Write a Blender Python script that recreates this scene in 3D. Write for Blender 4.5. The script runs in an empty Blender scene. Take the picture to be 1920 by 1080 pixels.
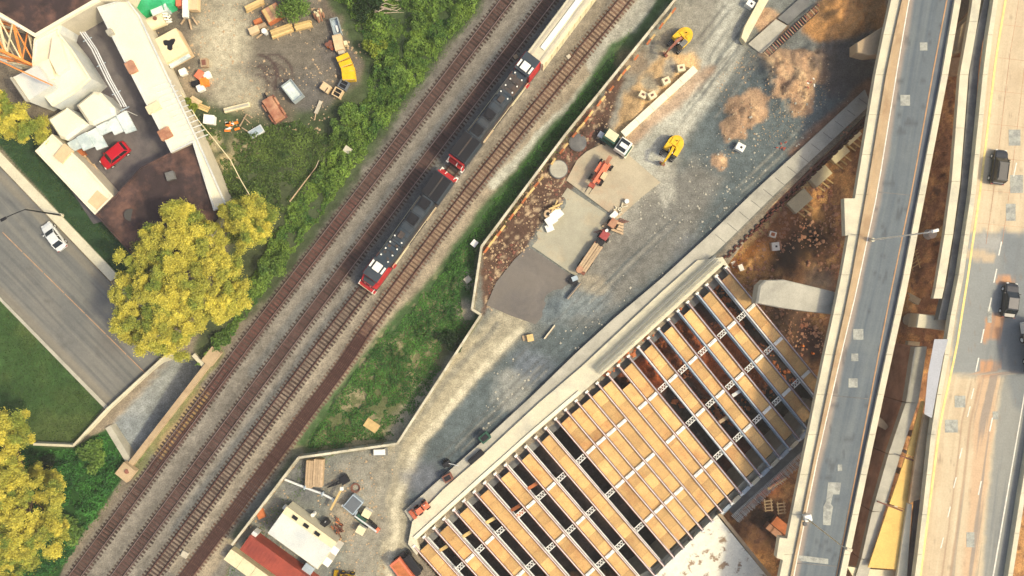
import bpy, bmesh, math, random
import numpy as np
from mathutils import Vector, Matrix
from mathutils.geometry import tessellate_polygon
random.seed(7); rng = np.random.default_rng(7)
R = math.radians; PI = math.pi
scene = bpy.context.scene
COL = bpy.data.collections.new('site'); scene.collection.children.link(COL)

# ------------------------------------------------ camera, sky, sun, exposure
H = 110.0; S = 0.08
cd = bpy.data.cameras.new('camera'); cam = bpy.data.objects.new('camera', cd)
scene.collection.objects.link(cam); scene.camera = cam
cam.location = (0, 0, H); cam.rotation_euler = (0, 0, 0)
cd.sensor_width = 36; cd.lens = 36 * H / (1920 * S); cd.clip_end = 6000; cd.clip_start = 1
SUN_EL = R(47); SUN_AZ = R(-16)          # direction towards the sun, measured from +X (east), negative = south
w = bpy.data.worlds.new('World'); scene.world = w; w.use_nodes = True
nt = w.node_tree; bg = nt.nodes['Background']
sky = nt.nodes.new('ShaderNodeTexSky'); sky.sky_type = 'NISHITA'; sky.sun_disc = False
sky.sun_elevation = SUN_EL; sky.sun_rotation = PI / 2 - SUN_AZ
sky.dust_density = 6; sky.air_density = 1.0
nt.links.new(sky.outputs[0], bg.inputs[0]); bg.inputs[1].default_value = 0.15
sl = bpy.data.lights.new('sun', 'SUN'); so = bpy.data.objects.new('sun', sl); scene.collection.objects.link(so)
sl.energy = 2.5; sl.angle = R(6); sl.color = (1.0, 0.87, 0.58)
sd = Vector((math.cos(SUN_EL) * math.cos(SUN_AZ), math.cos(SUN_EL) * math.sin(SUN_AZ), math.sin(SUN_EL)))
so.rotation_euler = sd.to_track_quat('Z', 'Y').to_euler(); so.location = sd * 200
scene.view_settings.view_transform = 'Standard'; scene.view_settings.look = 'None'
scene.view_settings.exposure = 0.42; scene.view_settings.gamma = 1.0
scene.view_settings.use_curve_mapping = False
scene.render.resolution_x = 1024; scene.render.resolution_y = 576

# ------------------------------------------------ helpers
def P(px, py, z=0.0):
    k = S * (H - z) / H
    return Vector(((px - 960) * k, (540 - py) * k, z))
def yaw(dx, dy): return math.atan2(-dy, dx)
def lin(c):
    return tuple(((v / 255) / 12.92 if v / 255 <= .04045 else ((v / 255 + .055) / 1.055) ** 2.4) for v in c)

class MB:
    def __init__(s): s.v = []; s.f = []
    def add(s, vs, fs):
        n = len(s.v); s.v += [tuple(v) for v in vs]; s.f += [tuple(i + n for i in f) for f in fs]; return s
    def prism(s, pts, z0, z1, top=None):
        # pts: world xy list (ccw or not); vertical walls; optional separate top ring
        n = len(pts); t = top or pts
        a = sum(pts[i][0] * pts[(i + 1) % n][1] - pts[(i + 1) % n][0] * pts[i][1] for i in range(n))
        if a < 0: pts = pts[::-1]; t = t[::-1]
        vs = [(p[0], p[1], z0 if len(p) < 4 else p[3]) for p in pts] + [(p[0], p[1], z1) for p in t]
        fs = [(i, (i + 1) % n, n + (i + 1) % n, n + i) for i in range(n)]
        tri = tessellate_polygon([[Vector((p[0], p[1], 0)) for p in t]])
        for a_, b_, c_ in tri:
            A, B, C = (Vector(t[a_][:2]), Vector(t[b_][:2]), Vector(t[c_][:2]))
            if (B - A).cross(C - A) < 0: b_, c_ = c_, b_
            fs.append((n + a_, n + b_, n + c_)); fs.append((a_, c_, b_))
        return s.add(vs, fs)
    def box(s, c, d, rz=0.0, taper=1.0, tx=None):
        cx, cy, cz = c; hx, hy, hz = d[0] / 2, d[1] / 2, d[2] / 2
        co, si = math.cos(rz), math.sin(rz); vs = []
        for z, k in ((-hz, 1), (hz, taper)):
            for x, y in ((-hx, -hy), (hx, -hy), (hx, hy), (-hx, hy)):
                x *= k if tx is None else (k if tx else 1); y *= k
                vs.append((cx + x * co - y * si, cy + x * si + y * co, cz + z))
        return s.add(vs, [(3, 2, 1, 0), (4, 5, 6, 7), (0, 1, 5, 4), (1, 2, 6, 5), (2, 3, 7, 6), (3, 0, 4, 7)])
    def bar(s, a, b, w_, h_):
        a, b = Vector(a), Vector(b); d = (b - a)
        if d.length < 1e-6: return s
        d.normalize(); u = d.cross(Vector((0, 0, 1)))
        if u.length < .05: u = Vector((1, 0, 0))
        u.normalize(); v = u.cross(d).normalized(); u *= w_ / 2; v *= h_ / 2
        vs = [p + q for p in (a, b) for q in (-u - v, u - v, u + v, -u + v)]
        return s.add(vs, [(0, 1, 2, 3), (7, 6, 5, 4), (0, 4, 5, 1), (1, 5, 6, 2), (2, 6, 7, 3), (3, 7, 4, 0)])
    def tube(s, a, b, r, r2=None, n=10):
        a, b = Vector(a), Vector(b); r2 = r if r2 is None else r2; d = (b - a).normalized()
        u = d.orthogonal().normalized(); v = d.cross(u); vs = []
        for p, q in ((a, r), (b, r2)):
            for i in range(n):
                t = 2 * PI * i / n; vs.append(p + u * math.cos(t) * q + v * math.sin(t) * q)
        fs = [(i, (i + 1) % n, n + (i + 1) % n, n + i) for i in range(n)] + [tuple(range(n))[::-1], tuple(range(n, 2 * n))]
        return s.add(vs, fs)
    def path(s, pts, r, n=6):
        for a, b in zip(pts[:-1], pts[1:]): s.tube(a, b, r, n=n)
        return s
    def loft(s, rings, cap=True):
        n = len(rings[0]); vs = [p for r_ in rings for p in r_]; fs = []
        for k in range(len(rings) - 1):
            for i in range(n):
                j = (i + 1) % n; fs.append((k * n + i, k * n + j, (k + 1) * n + j, (k + 1) * n + i))
        if cap: fs += [tuple(range(n))[::-1], tuple(range((len(rings) - 1) * n, len(rings) * n))]
        return s.add(vs, fs)
    def build(s, name, mat, parent=None, origin=None, bevel=0, smooth=False):
        o_ = origin if origin is not None else Vector((0, 0, 0))
        me = bpy.data.meshes.new(name)
        me.from_pydata([(v[0] - o_[0], v[1] - o_[1], v[2] - o_[2]) for v in s.v], [], s.f)
        bm = bmesh.new(); bm.from_mesh(me); bmesh.ops.recalc_face_normals(bm, faces=bm.faces)
        if bevel:
            try: bmesh.ops.bevel(bm, geom=[e for e in bm.edges if e.calc_face_angle(0) > .5], offset=bevel, segments=2, affect='EDGES', profile=.6)
            except Exception: pass
        bm.to_mesh(me); bm.free()
        if smooth:
            for p in me.polygons: p.use_smooth = True
        o = bpy.data.objects.new(name, me); COL.objects.link(o)
        if mat: me.materials.append(mat)
        if parent is not None: o.parent = parent
        elif origin is not None: o.location = o_
        return o

def tag(o, label=None, cat=None, group=None, kind=None):
    if label: o['label'] = label
    if cat: o['category'] = cat
    if group: o['group'] = group
    if kind: o['kind'] = kind
    return o
def thing(name, loc, rz, label, cat, group=None):
    o = bpy.data.objects.new(name, None); COL.objects.link(o); o.empty_display_size = .5
    o.location = loc; o.rotation_euler = (0, 0, rz); return tag(o, label, cat, group)
def kids(o): return [c for c in COL.objects if c.parent == o]
def copy_tree(o, loc=None, rz=None, label=None, parent=None):
    c = o.copy(); COL.objects.link(c)
    if parent is not None: c.parent = parent
    if loc is not None: c.location = loc
    if rz is not None: c.rotation_euler = (0, 0, rz)
    if label: c['label'] = label
    for ch in [x for x in list(COL.objects) if x.parent == o]: copy_tree(ch, parent=c)
    return c
def pxpoly(pts, z): return [tuple(P(x, y, z)[:2]) for x, y in pts]
def cen(pts, z=0):
    return P(sum(p[0] for p in pts) / len(pts), sum(p[1] for p in pts) / len(pts), z)

# ------------------------------------------------ materials
def mat(name, rgb, rough=.8, var=.25, scale=1.2, bump=.0, metal=0., rgb2=None, thr=(.45, .62), rnd=.0, fine=.12, spec=.3, coat=0):
    m = bpy.data.materials.new(name); m.use_nodes = True; t = m.node_tree; N = t.nodes; L = t.links
    b = N['Principled BSDF']; b.inputs['Roughness'].default_value = rough; b.inputs['Metallic'].default_value = metal
    b.inputs['Specular IOR Level'].default_value = spec; b.inputs['Coat Weight'].default_value = coat
    c = lin(rgb); geo = N.new('ShaderNodeNewGeometry')
    n1 = N.new('ShaderNodeTexNoise'); n1.inputs['Scale'].default_value = scale; n1.inputs['Detail'].default_value = 8
    n1.inputs['Roughness'].default_value = .62; L.new(geo.outputs['Position'], n1.inputs['Vector'])
    r1 = N.new('ShaderNodeMapRange'); r1.inputs['From Min'].default_value = .3; r1.inputs['From Max'].default_value = .7
    r1.inputs['To Min'].default_value = 1 - var; r1.inputs['To Max'].default_value = 1 + var
    L.new(n1.outputs['Fac'], r1.inputs['Value'])
    n2 = N.new('ShaderNodeTexNoise'); n2.inputs['Scale'].default_value = 9; n2.inputs['Detail'].default_value = 3
    L.new(geo.outputs['Position'], n2.inputs['Vector'])
    r2 = N.new('ShaderNodeMapRange'); r2.inputs['From Min'].default_value = .3; r2.inputs['From Max'].default_value = .7
    r2.inputs['To Min'].default_value = 1 - fine; r2.inputs['To Max'].default_value = 1 + fine
    L.new(n2.outputs['Fac'], r2.inputs['Value'])
    mu = N.new('ShaderNodeMath'); mu.operation = 'MULTIPLY'; L.new(r1.outputs[0], mu.inputs[0]); L.new(r2.outputs[0], mu.inputs[1])
    last = mu.outputs[0]
    if rnd:
        oi = N.new('ShaderNodeObjectInfo'); r3 = N.new('ShaderNodeMapRange')
        r3.inputs['To Min'].default_value = 1 - rnd; r3.inputs['To Max'].default_value = 1 + rnd * .6
        L.new(oi.outputs['Random'], r3.inputs['Value']); m2 = N.new('ShaderNodeMath'); m2.operation = 'MULTIPLY'
        L.new(last, m2.inputs[0]); L.new(r3.outputs[0], m2.inputs[1]); last = m2.outputs[0]
    base = N.new('ShaderNodeRGB'); base.outputs[0].default_value = (*c, 1); src = base.outputs[0]
    if rgb2:
        n3 = N.new('ShaderNodeTexNoise'); n3.inputs['Scale'].default_value = scale * .45; n3.inputs['Detail'].default_value = 9
        n3.inputs['Roughness'].default_value = .7; L.new(geo.outputs['Position'], n3.inputs['Vector'])
        rr = N.new('ShaderNodeMapRange'); rr.inputs['From Min'].default_value = thr[0]; rr.inputs['From Max'].default_value = thr[1]
        L.new(n3.outputs['Fac'], rr.inputs['Value']); mx = N.new('ShaderNodeMix'); mx.data_type = 'RGBA'
        mx.inputs['B'].default_value = (*lin(rgb2), 1); L.new(src, mx.inputs['A']); L.new(rr.outputs[0], mx.inputs['Factor'])
        src = mx.outputs['Result']
    vm = N.new('ShaderNodeVectorMath'); vm.operation = 'SCALE'; L.new(src, vm.inputs[0]); L.new(last, vm.inputs['Scale'])
    L.new(vm.outputs[0], b.inputs['Base Color'])
    if bump:
        bp = N.new('ShaderNodeBump'); bp.inputs['Strength'].default_value = bump; bp.inputs['Distance'].default_value = .06
        L.new(n2.outputs['Fac'], bp.inputs['Height']); L.new(bp.outputs[0], b.inputs['Normal'])
    return m
def attr_mat(name, rough=.9, bump=.5, scale=5., amp=.3, trans=0., sat=None):
    m = bpy.data.materials.new(name); m.use_nodes = True; t = m.node_tree; N = t.nodes; L = t.links
    b = N['Principled BSDF']; b.inputs['Roughness'].default_value = rough; b.inputs['Specular IOR Level'].default_value = .15
    a = N.new('ShaderNodeAttribute'); a.attribute_name = 'Col'; geo = N.new('ShaderNodeNewGeometry')
    last = None
    for sc, am, det in ((scale, amp, 4), (scale * .22, amp * .7, 6), (scale * 2.6, amp * .6, 1)):
        n = N.new('ShaderNodeTexNoise'); n.inputs['Scale'].default_value = sc; n.inputs['Detail'].default_value = det
        L.new(geo.outputs['Position'], n.inputs['Vector'])
        r = N.new('ShaderNodeMapRange'); r.inputs['From Min'].default_value = .3; r.inputs['From Max'].default_value = .7
        r.inputs['To Min'].default_value = 1 - am; r.inputs['To Max'].default_value = 1 + am; L.new(n.outputs['Fac'], r.inputs['Value'])
        if last is None: last = r.outputs[0]; h = n.outputs['Fac']
        else:
            mm = N.new('ShaderNodeMath'); mm.operation = 'MULTIPLY'; L.new(last, mm.inputs[0]); L.new(r.outputs[0], mm.inputs[1]); last = mm.outputs[0]
    vm = N.new('ShaderNodeVectorMath'); vm.operation = 'SCALE'; L.new(a.outputs['Color'], vm.inputs[0]); L.new(last, vm.inputs['Scale'])
    L.new(vm.outputs[0], b.inputs['Base Color'])
    if bump:
        bp = N.new('ShaderNodeBump'); bp.inputs['Strength'].default_value = bump; bp.inputs['Distance'].default_value = .1
        L.new(h, bp.inputs['Height']); L.new(bp.outputs[0], b.inputs['Normal'])
    if trans:
        tr = N.new('ShaderNodeBsdfTranslucent'); L.new(vm.outputs[0], tr.inputs[0]); ms = N.new('ShaderNodeMixShader')
        ms.inputs[0].default_value = trans; L.new(b.outputs[0], ms.inputs[1]); L.new(tr.outputs[0], ms.inputs[2])
        L.new(ms.outputs[0], N['Material Output'].inputs[0])
    return m
M = {}
M['ground'] = attr_mat('ground_earth', bump=.55)
M['leaf'] = attr_mat('leaves', rough=.6, bump=0, scale=1.2, amp=.22, trans=.35)
M['concrete'] = mat('concrete', (170, 166, 150), .85, .16, .5, .2, rgb2=(140, 138, 126), thr=(.5, .75))
M['concrete_pale'] = mat('pale_concrete', (200, 193, 166), .85, .12, .4, .15, rgb2=(160, 158, 146), thr=(.52, .8))
M['concrete_dark'] = mat('grey_concrete', (112, 112, 108), .85, .2, .5, .2, rgb2=(85, 85, 86))
M['concrete_tan'] = mat('tan_concrete', (172, 150, 118), .85, .15, .35, .15, rgb2=(150, 122, 92), thr=(.5, .7))
M['slab_tan'] = mat('sunny_carriageway_concrete', (196, 178, 148), .8, .1, .3, .1, rgb2=(184, 158, 126), thr=(.5, .75))
M['asphalt'] = mat('asphalt', (112, 108, 104), .85, .12, .3, .2, rgb2=(128, 122, 112), thr=(.5, .7))
M['asphalt_hw'] = mat('highway_asphalt', (100, 106, 110), .8, .14, .25, .15, rgb2=(86, 92, 100), thr=(.45, .65))
M['asphalt_hw2'] = mat('worn_highway_asphalt', (118, 118, 112), .8, .14, .25, .15, rgb2=(98, 100, 102), thr=(.45, .65))
M['asphalt_dark'] = mat('courtyard_asphalt', (104, 98, 96), .85, .15, .35, .15, rgb2=(75, 72, 76))
M['patch_orange'] = mat('orange_concrete_patch', (188, 148, 112), .8, .15, .5, .1)
M['sidewalk'] = mat('sidewalk', (200, 194, 168), .85, .12, .5, .1)
M['white_roof'] = mat('white_roof_membrane', (226, 218, 190), .6, .08, .3, .05, rgb2=(200, 196, 176), thr=(.55, .8))
M['white_roof2'] = mat('grey_white_roof', (205, 205, 195), .6, .08, .3, .05, rgb2=(180, 186, 184))
M['brown_roof'] = mat('brown_roof_felt', (58, 46, 46), .9, .35, .5, .2, rgb2=(112, 82, 70), thr=(.48, .68))
M['wall'] = mat('rendered_wall', (190, 182, 160), .85, .12, .5)
M['line_yellow'] = mat('yellow_line', (222, 200, 128), .7, .2, 1)
M['line_orange'] = mat('faded_orange_line', (178, 138, 100), .7, .25, 1)
M['line_white'] = mat('white_line', (214, 210, 196), .7, .2, 1)
M['patch_pale'] = mat('pale_patch', (160, 161, 150), .8, .22, 2, rgb2=(132, 134, 128))
M['rust'] = mat('rusty_rail', (84, 56, 50), .75, .25, 2, .1, metal=.2)
M['rail'] = mat('worn_rail_head', (150, 132, 122), .45, .2, 2, metal=.6)
M['sleeper'] = mat('timber_sleeper', (72, 58, 52), .9, .3, 2, .2, rnd=.45)
M['sleeper_tan'] = mat('dusty_sleeper', (100, 78, 64), .9, .3, 2, .2, rnd=.4)
M['ply'] = mat('plywood_form', (204, 164, 104), .65, .16, .6, .05, rgb2=(186, 132, 78), thr=(.5, .7), rnd=.28, fine=.2)
M['steel'] = mat('galvanised_steel', (204, 206, 202), .5, .12, 1)
M['steel_blue'] = mat('bluish_steel', (158, 172, 180), .5, .12, 1)
M['rebar'] = mat('grey_rebar', (184, 186, 178), .6, .15, 2)
M['rustbar'] = mat('rusty_bar', (120, 78, 64), .8, .2, 2)
M['stud'] = mat('rusty_stud_strip', (150, 96, 78), .75, .25, 2)
M['sheetpile'] = mat('rusty_sheet_pile', (78, 38, 28), .8, .25, 1.5)
M['timber'] = mat('sawn_timber', (206, 176, 118), .8, .15, 2, rnd=.25)
M['timber2'] = mat('weathered_timber', (178, 154, 122), .8, .18, 2, rnd=.2)
M['wood_rust'] = mat('orange_timber', (176, 104, 62), .8, .25, 1.2, rnd=.15)
M['black'] = mat('black_paint', (26, 26, 30), .5, .1, 1)
M['rubber'] = mat('rubber', (34, 32, 32), .85, .1, 1)
M['glass'] = mat('dark_glass', (24, 32, 36), .12, .05, 1, spec=.6)
M['loco'] = mat('locomotive_dark_paint', (46, 58, 68), .6, .18, .8, rgb2=(60, 64, 68))
M['loco_deck'] = mat('locomotive_walkway', (64, 62, 62), .8, .2, 1, rgb2=(88, 72, 62))
M['loco_red'] = mat('locomotive_red', (170, 42, 44), .5, .1, 1)
M['white'] = mat('white_paint', (226, 224, 212), .5, .06, 1)
M['cream'] = mat('cream_paint', (214, 202, 164), .6, .1, 1)
M['red'] = mat('red_car_paint', (176, 12, 30), .3, .04, 1, coat=.5)
M['red_box'] = mat('red_container_paint', (158, 74, 56), .6, .15, .6, rgb2=(136, 62, 50))
M['yellow'] = mat('machine_yellow', (222, 178, 30), .5, .12, 1, rgb2=(196, 150, 40), thr=(.55, .7))
M['orange'] = mat('machine_orange', (214, 116, 84), .55, .12, 1)
M['orange_br'] = mat('bright_orange', (232, 128, 44), .6, .15, 1)
M['green'] = mat('green_fabric', (30, 150, 92), .6, .2, .8, rgb2=(60, 170, 120))
M['green_dk'] = mat('dark_green_paint', (40, 78, 62), .6, .15, 1)
M['car_white'] = mat('white_car_paint', (205, 208, 205), .3, .04, 1, coat=.5)
M['car_black'] = mat('black_car_paint', (30, 32, 34), .25, .04, 1, coat=.6)
M['car_grey'] = mat('grey_car_paint', (70, 68, 60), .3, .04, 1, coat=.5)
M['lamp_r'] = mat('red_lamp', (150, 20, 18), .3, .02, 1)
M['lamp_w'] = mat('clear_lamp', (220, 220, 210), .2, .02, 1)
M['lattice'] = mat('orange_lattice_steel', (226, 140, 70), .6, .1, 1)
M['tarp'] = mat('pale_tarpaulin', (206, 214, 206), .6, .1, .8, rgb2=(170, 184, 182))
M['bark'] = mat('bark', (92, 74, 58), .9, .2, 3, .3)
M['bark_pale'] = mat('bleached_wood', (190, 172, 150), .8, .15, 2)
M['yellow_wall'] = mat('yellow_plywood_face', (214, 178, 98), .7, .1, .5, rgb2=(198, 154, 82), thr=(.5, .7))
M['lilac'] = mat('grey_membrane', (160, 163, 168), .7, .06, .4)
M['brown_wall'] = mat('stained_brown_concrete', (186, 142, 112), .85, .2, .5, .15, rgb2=(156, 110, 86))
M['stone'] = mat('pale_stone', (180, 172, 152), .9, .15, 2, .2)
M['skip_grey'] = mat('grey_skip_paint', (150, 160, 160), .6, .15, 1)
M['tan_box'] = mat('tan_paint', (206, 180, 140), .6, .12, 1)
M['rusty_tan'] = mat('rusty_tan_sheet', (176, 134, 104), .75, .2, .9, rgb2=(150, 96, 72))

# ------------------------------------------------ numpy noise, masks
def vnoise(x, y, seed):
    r = np.random.default_rng(seed); g = r.random((257, 257)); g[-1] = g[0]; g[:, -1] = g[:, 0]
    xi = np.floor(x).astype(int); yi = np.floor(y).astype(int); fx = x - xi; fy = y - yi
    fx = fx * fx * (3 - 2 * fx); fy = fy * fy * (3 - 2 * fy); xi %= 256; yi %= 256
    return (g[xi, yi] * (1 - fx) + g[xi + 1, yi] * fx) * (1 - fy) + (g[xi, yi + 1] * (1 - fx) + g[xi + 1, yi + 1] * fx) * fy
def fbm(x, y, f, seed, octs=4):
    s_ = 0; a = 1; t = 0
    for o in range(octs): s_ = s_ + a * vnoise(x * f + 31 * o, y * f + 17 * o, seed + o); t += a; a *= .55; f *= 2.03
    return s_ / t
def seg_d(X, Y, a, b):
    ax, ay = a; bx, by = b; dx, dy = bx - ax, by - ay; L2 = dx * dx + dy * dy + 1e-9
    t = np.clip(((X - ax) * dx + (Y - ay) * dy) / L2, 0, 1); return np.hypot(X - ax - t * dx, Y - ay - t * dy)
def poly_sd(X, Y, pts):
    d = np.full(X.shape, 1e9); ins = np.zeros(X.shape, bool); n = len(pts)
    for i in range(n):
        a, b = pts[i], pts[(i + 1) % n]; d = np.minimum(d, seg_d(X, Y, a, b))
        c = ((a[1] > Y) != (b[1] > Y)); 
        with np.errstate(divide='ignore', invalid='ignore'):
            xx = (b[0] - a[0]) * (Y - a[1]) / (b[1] - a[1] + 1e-12) + a[0]
        ins ^= c & (X < xx)
    return np.where(ins, d, -d)
def line_d(X, Y, pts):
    d = np.full(X.shape, 1e9)
    for a, b in zip(pts[:-1], pts[1:]): d = np.minimum(d, seg_d(X, Y, a, b))
    return d
def sm(x): x = np.clip(x, 0, 1); return x * x * (3 - 2 * x)

# ------------------------------------------------ key lines, measured on the photograph (pixels)
TRACKS = [[(1110, -212), (950, 0), (716, 310), (492, 603), (405, 720), (141, 1080), (-10, 1280)],
          [(1185, -205), (1029, 0), (770, 340), (500, 700), (220, 1080), (70, 1280)],
          [(1240, -205), (1087, 0), (852, 315), (692, 530), (565, 700), (286, 1080), (135, 1285)],
          [(1325, -195), (1171, 0), (896, 340), (690, 615), (632, 700), (349, 1080), (200, 1280)]]
LOW = [(1364, 500), (1450, 385), (1632, 210), (1720, 120), (1900, -60), (2600, -900), (40000, -20000), (40000, 30000), (9000, 30000), (1500, 2500), (1100, 1400), (869, 1124), (779, 1030), (1040, 800)]
CUT = [(205, 800), (262, 735), (318, 662), (372, 683), (398, 672), (240, 872)]
HOARD = [(435, 1022), (560, 858), (745, 832), (902, 590), (885, 580), (903, 462), (1062, 250), (1265, 0), (1320, -70)]
DETAIL = 0.3
LOWZ = -5.5

def ground_height(X, Y, PX, PY):
    low = poly_sd(PX, PY, LOW)
    z = np.where(low > 0, LOWZ, 0.0) * sm((low + 1) / 5)
    br = poly_sd(PX, PY, [(779, 1030), (1364, 504), (1569, 754), (1230, 1100), (860, 1130)])
    z = np.where((br > 0), LOWZ - 2.5, z)
    n = fbm(X, Y, .25, 3); z = z + (n - .5) * .16
    z += np.where(low > 6, (fbm(X, Y, .18, 9) - .5) * 2.2, 0)
    c = poly_sd(PX, PY, CUT); z = np.where(c > 0, -1.2 - 3.6 * sm((PX + PY * 0 - 205) / 170) , z)
    for (mx, my, r, h) in ((1480, 150, 52, 2.2), (1520, 118, 40, 1.6), (1395, 215, 34, 1.4), (1375, 250, 24, .8), (1440, 130, 30, 1.2), (1590, 40, 60, 2.2), (1560, 20, 40, 1.4),
                           (1250, 140, 45, 1.0), (1210, 190, 40, .9), (1185, 225, 26, .7), (1140, 240, 18, .8), (1100, 245, 16, .7), (975, 440, 30, .5), (1040, 380, 22, .5),
                           (1050, 575, 30, .6), (1085, 550, 24, .5), (1345, 300, 16, .4), (1250, 690, 60, 3.2), (1310, 650, 55, 3.4), (1200, 740, 40, 2.4), (1400, 700, 60, 3.0), (1425, 720, 40, 2.6), (1160, 700, 30, 2.5),
                           (1560, 420, 50, -1.5), (1480, 520, 30, 1.8), (1420, 505, 30, 2.6), (1440, 470, 26, 2.0), (1690, 480, 34, 2.0), (1720, 560, 26, 2.2), (1710, 780, 40, 1.8), (1770, 150, 24, 3.0), (1700, 330, 20, 1.6)):
        d2 = ((PX - mx) ** 2 + (PY - my) ** 2) / (r * r)
        h = h * ((br > 3) if (1150 < mx < 1430 and my > 600) else 1)
        z += h * np.exp(-d2 * 1.4) * (.25 + 1.5 * fbm(X, Y, .8, 21 + int(mx) % 7, 5))
    # ballast shoulders of the tracks
    for t in TRACKS:
        d = line_d(PX, PY, t); z += .22 * sm((30 - d) / 16)
    return z

def paint(X, Y, PX, PY):
    n1 = fbm(X, Y, .35, 41); n2 = fbm(X, Y, .09, 52); n3 = fbm(X, Y, 1.3, 63, 3)
    wx = (fbm(X, Y, .22, 71) - .5) * 46 + (n3 - .5) * 14; wy = (fbm(X, Y, .22, 81) - .5) * 46 + (fbm(X, Y, 1.3, 91, 3) - .5) * 14
    C = np.zeros(X.shape + (3,)); C[:] = lin((126, 116, 100))
    def lay(mask, rgb, op=1.0):
        c = np.array(lin(rgb)); k = (np.clip(mask, 0, 1) * op)[..., None]; C[:] = C * (1 - k) + c * k
    def poly(pts, rgb, f=8, op=1., warp=.6):
        lay(sm(poly_sd(PX + wx * warp, PY + wy * warp, pts) / f + .5), rgb, op)
    def stroke(pts, wd, rgb, f=8, op=1., warp=.4):
        lay(sm((wd - line_d(PX + wx * warp, PY + wy * warp, pts)) / f + .5), rgb, op)
    def spot(x, y, r, rgb, op=1., warp=.8):
        lay(sm(1.6 - np.hypot(PX + wx * warp - x, PY + wy * warp - y) / r * 1.3), rgb, op)
    # --- railway corridor
    poly([(905, -300), (2000, -900), (1250, 0), (900, 430), (700, 640), (440, 1010), (300, 1500), (-300, 1500), (120, 1080), (500, 560)], (116, 111, 101), 14, 1, .3)
    for a, b, wd, rgb in (((1130, -150), (480, 700), 14, (106, 107, 103)), ((1075, 0), (330, 990), 10, (98, 99, 96)), ):
        stroke([a, b], wd, rgb, 10, .7, .3)
    stroke([(1105, -30), (830, 330), (690, 520)], 26, (84, 88, 90), 10, .6, .2)  # train's cast shadow painted into the ballast on its left side
    stroke([(1125, 0), (862, 355), (655, 620), (590, 710), (330, 1060)], 14, (136, 127, 110), 8, .8, .3)
    stroke([(1195, 10), (930, 350), (720, 625), (655, 710), (380, 1070)], 16, (146, 134, 112), 10, .8, .3)
    stroke([(1215, 30), (1060, 205), (925, 345)], 9, (168, 168, 152), 8, .85, .35)
    stroke([(1215, 10), (1170, 60), (1120, 120)], 22, (150, 150, 138), 10, .8, .35)
    for t, rgb, op in ((TRACKS[0], (86, 64, 58), .95), (TRACKS[1], (82, 60, 56), .95), (TRACKS[2], (118, 102, 88), .7), (TRACKS[3], (140, 118, 96), .8)):
        stroke(t, 11, rgb, 5, op, .12)
    stroke(TRACKS[3][3:], 12, (90, 66, 60), 5, .9, .12)
    stroke([(660, 385), (492, 603), (320, 840)], 12, (96, 66, 60), 5, .9, .1)
    stroke([(375, 745), (300, 845)], 17, (172, 146, 92), 10, .55, .5)
    stroke([(405, 660), (250, 880)], 13, (118, 124, 78), 8, .7, .5)
    # --- yard, top left
    poly([(235, -200), (560, -200), (640, 60), (690, 150), (600, 250), (470, 300), (380, 260), (240, 30)], (106, 100, 88), 14)
    poly([(350, -200), (470, -200), (470, 60), (440, 120), (520, 190), (470, 215), (400, 190), (380, 130)], (156, 150, 128), 40, .85)
    spot(415, 80, 55, (180, 172, 146), .7); spot(470, 200, 34, (164, 154, 128), .6); spot(360, 160, 26, (140, 126, 104), .8)
    spot(640, 100, 50, (98, 94, 90), .8); spot(570, 190, 60, (94, 92, 88), .8); spot(620, 20, 30, (96, 84, 72), .7); spot(280, 60, 34, (98, 90, 84), .7)
    for k in range(12):
        x0, y0 = 485 + random.uniform(-6, 50), 98 + random.uniform(0, 50); a = random.uniform(-.3, .9)
        pts = [(x0 + 10 * i * math.cos(a + .13 * i), y0 + 10 * i * math.sin(a + .16 * i)) for i in range(6)]
        lay(sm((2.0 - line_d(PX + wx * .12, PY + wy * .12, pts)) / 2.5 + .5), (74, 60, 56), .75)
    poly([(380, 180), (470, 215), (600, 210), (700, 130), (905, -300), (905, 0), (520, 545), (350, 690), (430, 440), (400, 290), (340, 190)], (60, 74, 44), 22, .9)
    poly([(500, -200), (905, -300), (905, 0), (690, 280), (680, 110), (640, 50)], (62, 78, 46), 16, .95)
    spot(455, 275, 30, (152, 140, 108), .7); spot(425, 300, 20, (172, 156, 116), .9); spot(400, 262, 20, (170, 158, 124), .8); spot(520, 210, 44, (104, 96, 82), .7)
    # --- green bands on both sides
    poly([(1275, -60), (1190, 62), (1150, 80), (1060, 205), (935, 350), (820, 500), (700, 640), (600, 770), (545, 850), (560, 858), (745, 832), (902, 590), (885, 580), (903, 462), (1062, 250), (1265, 0)], (58, 86, 46), 12, .95, .35)
    poly([(880, 600), (745, 826), (570, 848), (640, 740), (780, 600)], (96, 98, 64), 16, .8)
    lay(sm((n3 * .5 + n1 * .6 - .56) * 12) * sm(poly_sd(PX, PY, [(900, 430), (745, 826), (560, 855), (700, 640)]) / 10 + .5), (134, 124, 96), .75)
    spot(790, 690, 34, (136, 128, 92), .5); spot(875, 520, 20, (150, 146, 128), .9, .5); spot(868, 580, 24, (160, 150, 130), .8, .5); spot(835, 620, 22, (70, 92, 46), .8)
    stroke([(560, 850), (440, 1010)], 16, (128, 122, 98), 8, .7); stroke([(548, 862), (440, 1000)], 6, (84, 96, 60), 6, .7)
    # --- building site
    poly([(1268, 0), (1310, -200), (3000, -1500), (1632, 190), (1340, 480), (770, 1010), (780, 1200), (400, 1200), (440, 1022), (562, 862), (748, 836), (906, 594), (890, 580), (907, 464), (1066, 252)], (108, 111, 105), 3, 1, 0)
    poly([(1275, 0), (1440, -60), (1400, 80), (1310, 200), (1260, 330), (1180, 400), (1120, 300), (1100, 250), (1180, 120)], (140, 136, 122), 40, .8)
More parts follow.
